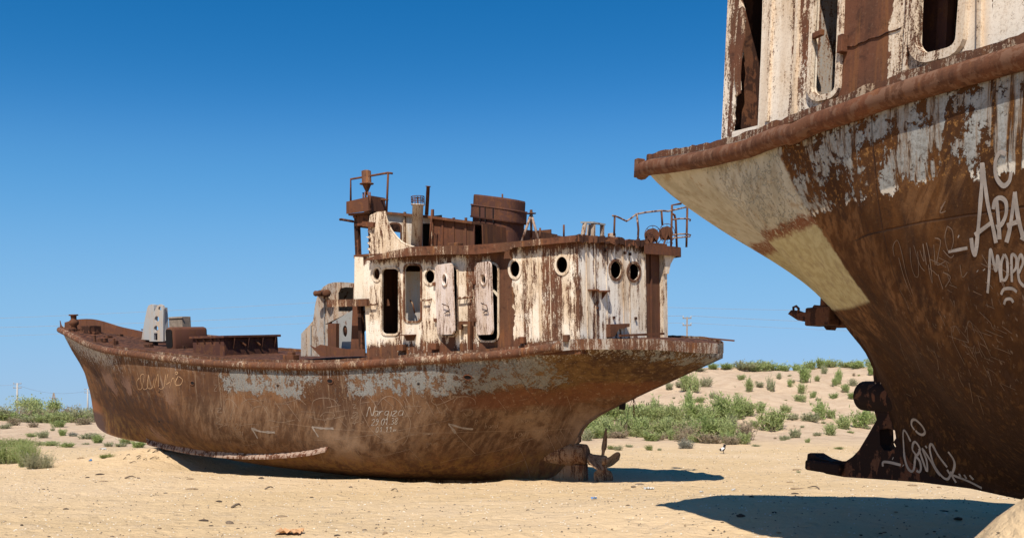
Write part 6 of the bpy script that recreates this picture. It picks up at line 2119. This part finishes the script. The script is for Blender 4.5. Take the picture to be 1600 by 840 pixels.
# ------------------------------------------------------------------ magpie like bird on the beach
def bird(px, py):
    p = to_ground(px, py)
    root = bpy.data.objects.new('bird', None)
    COL.objects.link(root)
    root.location = p
    k = p.y / F_PX            # metres per pixel there
    P = lambda x, y, dy=0.0: Vector(((x - px) * k, dy, (py - y) * k))
    body = [P(1126.2, 703.3), P(1128, 703.2), P(1130, 701.8), P(1132, 699.0)]
    bm = bmesh.new()
    add_lathe(bm, P(1126.0, 704.0), P(1131.8, 699.2) - P(1126.0, 704.0), [(0, .015), (.04, .06), (.10, .075), (.16, .065), (.19, .03)], 14)
    b = link_mesh('body', bm, mat_plain('white breast feathers', (0.62, 0.61, 0.60)), root, (0, 0, 0), True)
    MB = mat_plain('black feathers', (0.012, 0.012, 0.016), .5)
    bm = bmesh.new()
    add_lathe(bm, P(1127.8, 702.2), Vector((-1, 0, .12)), [(-.03, .03), (0, .052), (.04, .056), (.075, .035), (.085, .014), (.13, .003)], 12)
    link_mesh('head', bm, MB, root, (0, 0, 0), True)
    bm = bmesh.new()
    a, c = P(1130.2, 701.0), P(1132.8, 693.8)
    n = (c - a).cross(Vector((0, 1, 0))).normalized()
    for w0, w1, q0, q1 in ((.05, .07, a, a.lerp(c, .45)), (.07, .028, a.lerp(c, .45), c)):
        add_bar(bm, q0 + Vector((0, .0, 0)), q1, w0 + .02, .035, (0, 1, 0))
    link_mesh('tail', bm, MB, root, (0, 0, 0))
    for s in (-1, 1):
        bm = bmesh.new()
        add_plate(bm, [(0, 0), (.05, .045), (.13, .10), (.19, .17), (.13, .05), (.05, -.035)], [], lambda u, v: P(1128, 703.0) + Vector((u * .8, s * .072, v * .9)), (0, s, 0), .012)
        link_mesh('wing', bm, MB, root, (0, 0, 0))
        bm = bmesh.new()
        add_tube(bm, [P(1130.0, 703.0, s * .03), P(1130.6, 705.6, s * .03), P(1130.2, 708.4, s * .03), P(1128.9, 708.5, s * .03)], .010, 6)
        link_mesh('leg', bm, M_TWIG, root, (0, 0, 0))
    tag(root, 'small black and white bird standing on the sand with its tail up', 'bird')
bird(1130.5, 708.5)

# ------------------------------------------------------------------ stones, driftwood, litter
def rock_mesh(seed, elong=1.0, flat=.6):
    bm = bmesh.new()
    bmesh.ops.create_icosphere(bm, subdivisions=2, radius=.5)
    for v in bm.verts:
        n = mnoise.noise(v.co * 2.3 + Vector((seed, 0, 0))) * .30 + mnoise.noise(v.co * 6 + Vector((0, seed, 0))) * .10
        v.co = v.co * (1 + n)
        v.co.x *= elong
        v.co.z = max(v.co.z * flat, -.25)
    me = bpy.data.meshes.new('stone')
    bm.to_mesh(me)
    bm.free()
    return me
M_STONE = mat_plain('dark stone', (0.16, 0.12, 0.085))
M_STONE2 = mat_plain('brown clod', (0.27, 0.19, 0.115))
M_DUNG = mat_plain('black brown dung', (0.07, 0.05, 0.036))
RK = [rock_mesh(i * 3.1, random.Random(i).uniform(1.0, 1.6), .55) for i in range(6)]
for m in RK[:2]: m.materials.append(M_STONE)
for m in RK[2:4]: m.materials.append(M_STONE2)
for m in RK[4:]: m.materials.append(M_DUNG)
def stone(px, py, wpx, hpx, k, label, cat='stone', name='stone', group=None):
    p = to_ground(px, py)
    o = bpy.data.objects.new(name, RK[k])
    COL.objects.link(o)
    s = wpx * p.y / F_PX
    o.location = p + Vector((0, 0, .02 * s))
    o.rotation_euler = (0, 0, random.uniform(-.5, .5))
    o.scale = (s * .8, s * .8, max(hpx * p.y / F_PX * 1.7, .25 * s))
    tag(o, label, cat, group)
    return o
for px, py, w, h, k, lab in ((259, 770, 6, 3, 0, 'small dark stone left of the long brown clod, lower left sand'), (548, 761, 7, 5, 1, 'round grey brown stone on the sand in front of the dark hull shadow'),
        (359, 817, 12, 9, 0, 'blocky dark stone in the lower left foreground, biggest of its pair'), (318, 813, 14, 5, 5, 'dark slanting clod left of the blocky stone in the foreground'), (330, 821, 9, 3, 4, 'thin dark clod just below the slanting clod in the foreground'),
        (300, 764, 15, 5, 2, 'long brown clod on the sand below the far bow'), (342, 783, 10, 4, 5, 'narrow dark clod between the long clod and the blocky stone'), (441, 807, 21, 5, 3, 'wide flat sandy brown clod in the centre foreground'),
        (487, 777, 8, 4, 4, 'dark clod with twigs on the sand left of centre'), (408, 747, 8, 5, 5, 'dark clod close to the hull shadow edge, left of centre'), (424, 743, 8, 3, 2, 'brown clod right at the hull shadow edge'),
        (127, 716, 9, 5, 2, 'brown clod on the sand left of the far bow'), (156, 741, 12, 4, 5, 'flat black clod on the left sand'), (162, 752, 11, 4, 2, 'brown flat clod below the flat black one on the left'), (137, 746, 7, 4, 4, 'dark clod left of the flat black one'),
        (103, 795, 8, 4, 5, 'dark clod low on the left sand'), (34, 820, 6, 4, 4, 'dark pebble near the lower left corner'), (217, 747, 6, 4, 1, 'grey stone below the far bow mound'), (297, 748, 9, 4, 2, 'clod at the foot of the bow mound'),
        (1246, 734, 12, 5, 2, 'flat brown stone beside a tuft, left of the near ship heel'), (1234, 753, 12, 3, 3, 'low brown clod above the big shadow'), (1247, 763, 18, 3, 2, 'long brown clod at the upper edge of the big shadow'),
        (1426, 758, 12, 4, 2, 'clod on the lit sand below the near ship keel'), (1467, 761, 7, 4, 3, 'small sandy clod below the near ship keel'), (1158, 806, 16, 7, 4, 'black clod inside the big shadow, left part'), (1174, 776, 7, 5, 5, 'dark clod at the upper left edge of the big shadow'),
        (1497, 810, 11, 6, 5, 'dark clod inside the big shadow, right part'), (1474, 798, 18, 3, 4, 'long dark clod inside the big shadow'), (1242, 771, 12, 4, 5, 'dark clod just inside the upper edge of the big shadow'), (1210, 800, 9, 3, 4, 'flat dark clod in the middle of the big shadow'),
        (990, 760, 10, 4, 1, 'grey stone right of the propeller beside the small shadow'), (1000, 757, 14, 5, 0, 'dark flat stone at the edge of the small shadow'), (980, 765, 9, 3, 2, 'brown clod below the small shadow'), (981, 789, 6, 3, 5, 'dark pebble right of centre foreground'), (1043, 781, 7, 3, 1, 'grey pebble left of the big shadow'),
        (570, 828, 10, 5, 1, 'grey stone in the bottom centre foreground'), (545, 831, 12, 4, 3, 'sandy clod left of the grey stone at the bottom'), (602, 834, 10, 10, 3, 'pale upright clod at the bottom centre'), (527, 836, 9, 4, 5, 'dark clod at the bottom edge left of centre'), (588, 825, 6, 5, 1, 'small grey stone beside the pale clod at the bottom')):
    cat = 'stone' if 'stone' in lab or 'pebble' in lab else 'clod'
    stone(px, py, w, h, k, lab, cat, 'stone' if cat == 'stone' else 'clod')
# small pebbles nobody could tell apart
rr = random.Random(77)
n = 0
while n < 120:
    px, py = rr.uniform(5, 1595), 705 + 133 * rr.random() ** .8
    if 225 < px < 905 and py < 765: continue
    if px > 1270 and py < 775: continue
    w = rr.uniform(1.6, 4.2) * (.6 + (py - 700) / 140)
    stone(px, py, w, w * .45, rr.randrange(6), 'tiny dark pebble lying loose on the open sand', 'pebble', 'pebble', 'tiny pebbles strewn over the sand')
    n += 1
# crumpled orange brown paper, scraps of plastic, sticks
def crumple(px, py, wpx, hpx, mat, label, name, cat, seed):
    p = to_ground(px, py)
    k = p.y / F_PX
    r = random.Random(seed)
    bm = bmesh.new()
    n = 9
    g = [[bm.verts.new(((i / (n - 1) - .5) * wpx * k, (j / (n - 1) - .5) * wpx * k * .8, abs(mnoise.noise(Vector((i * .9, j * .9, seed)))) * hpx * k * 1.6 + .004)) for j in range(n)] for i in range(n)]
    for i in range(n - 1):
        for j in range(n - 1):
            bm.faces.new((g[i][j], g[i + 1][j], g[i + 1][j + 1], g[i][j + 1]))
    o = link_mesh(name, bm, mat, None, p)
    tag(o, label, cat)
M_PAPER = mat_plain('orange brown paper', (0.50, 0.28, 0.14))
M_PLASTIC = mat_plain('white plastic', (0.46, 0.45, 0.43), .6)
M_BLUE = mat_plain('blue plastic', (0.10, 0.24, 0.50), .4)
crumple(452, 832, 40, 8, M_PAPER, 'crumpled orange brown rag lying in the bottom foreground', 'crumpled_rag', 'rag', 3.3)
crumple(161, 702, 9, 3, M_PLASTIC, 'scrap of white plastic near the bushes left of the bow', 'plastic_scrap', 'litter', 1.3)
crumple(141, 720, 5, 4, M_BLUE, 'scrap of blue plastic on the left sand', 'plastic_scrap', 'litter', 4.1)
crumple(928, 779, 9, 4, M_BLUE, 'scrap of blue and white wrapper below the propeller', 'plastic_scrap', 'litter', 6.2)
crumple(1014, 764, 16, 4, M_PLASTIC, 'flat white plastic sheet right of the propeller', 'plastic_scrap', 'litter', 8.8)
crumple(1146, 766, 6, 4, M_PLASTIC, 'small white scrap at the tip of the small shadow', 'plastic_scrap', 'litter', 2.2)
crumple(1096, 769, 6, 3, M_PLASTIC, 'small white scrap left of the big shadow', 'plastic_scrap', 'litter', 5.2)
def stick(px0, py0, px1, py1, r, label):
    a, b = to_ground(px0, py0), to_ground(px1, py1)
    bm = bmesh.new()
    m = (a + b) / 2 + Vector((.03, .05, .05))
    add_tube(bm, [a + Vector((0, 0, .01)), a.lerp(m, .5) + Vector((.01, .02, .02)), m, b + Vector((0, 0, .015))], [r, r, r * .8, r * .4], 6)
    o = link_mesh('stick', bm, M_STONE, None)
    tag(o, label, 'stick')
stick(362, 793, 376, 790, .022, 'dark crooked stick in the left foreground')
stick(414, 764, 427, 763, .015, 'thin stick on the sand below the hull shadow')
stick(195, 747, 212, 746, .02, 'stick at the left foot of the bow mound')
stick(611, 766, 622, 768, .012, 'short stick on the sand right of the round stone')
stick(560, 752, 563, 746, .012, 'short upright twig at the hull shadow edge')
stick(1280, 764, 1262, 762, .015, 'stick beside the long clod at the big shadow')
# dark root litter strewn on the mound under the bow
rr = random.Random(5)
for k in range(16):
    px, py = rr.uniform(188, 262), 0
    py = 716 - (px - 188) * .19 + rr.uniform(-3, 14)
    L = rr.uniform(5, 12)
    stick(px, py, px + L * rr.uniform(.3, 1), py - L * .35 * rr.uniform(-.2, 1), .012, 'dark twig of the root litter on the sand mound under the bow')
for o in [x for x in bpy.data.objects if x.get('label', '').startswith('dark twig of the root')]:
    o['group'] = 'root litter on the bow mound'
# grit: far too many to count
def grit():
    r = random.Random(9)
    vs, fs = [], []
    for k in range(9000):
        y = 9.5 + 34 * r.random() ** 1.5
        x = r.uniform(-.56, .56) * y
        s = r.uniform(.004, .011) * (1 + y / 30)
        z = ground_h(x, y)
        i = len(vs)
        a = r.uniform(0, 6.28)
        for q in range(3):
            vs.append((x + math.cos(a + q * 2.09) * s * 1.4, y + math.sin(a + q * 2.09) * s * 1.4, z - .002))
        vs.append((x, y, z + s * .9))
        fs += [(i, i + 1, i + 3), (i + 1, i + 2, i + 3), (i + 2, i, i + 3)]
    me = bpy.data.meshes.new('sand_grit')
    me.from_pydata(vs, [], fs)
    t = NT('shell grit')
    n = t.noise(t.obj, 3.1, 1, .5)
    me.materials.append(t.done(t.mix(t.ramp(n, .44, .56), (0.12, 0.09, 0.065), (0.62, 0.55, 0.45)), .9))
    o = bpy.data.objects.new('sand_grit', me)
    COL.objects.link(o)
    tag(o, 'loose shell and stone grit strewn thinly over the beach sand', 'grit', None, 'stuff')
grit()
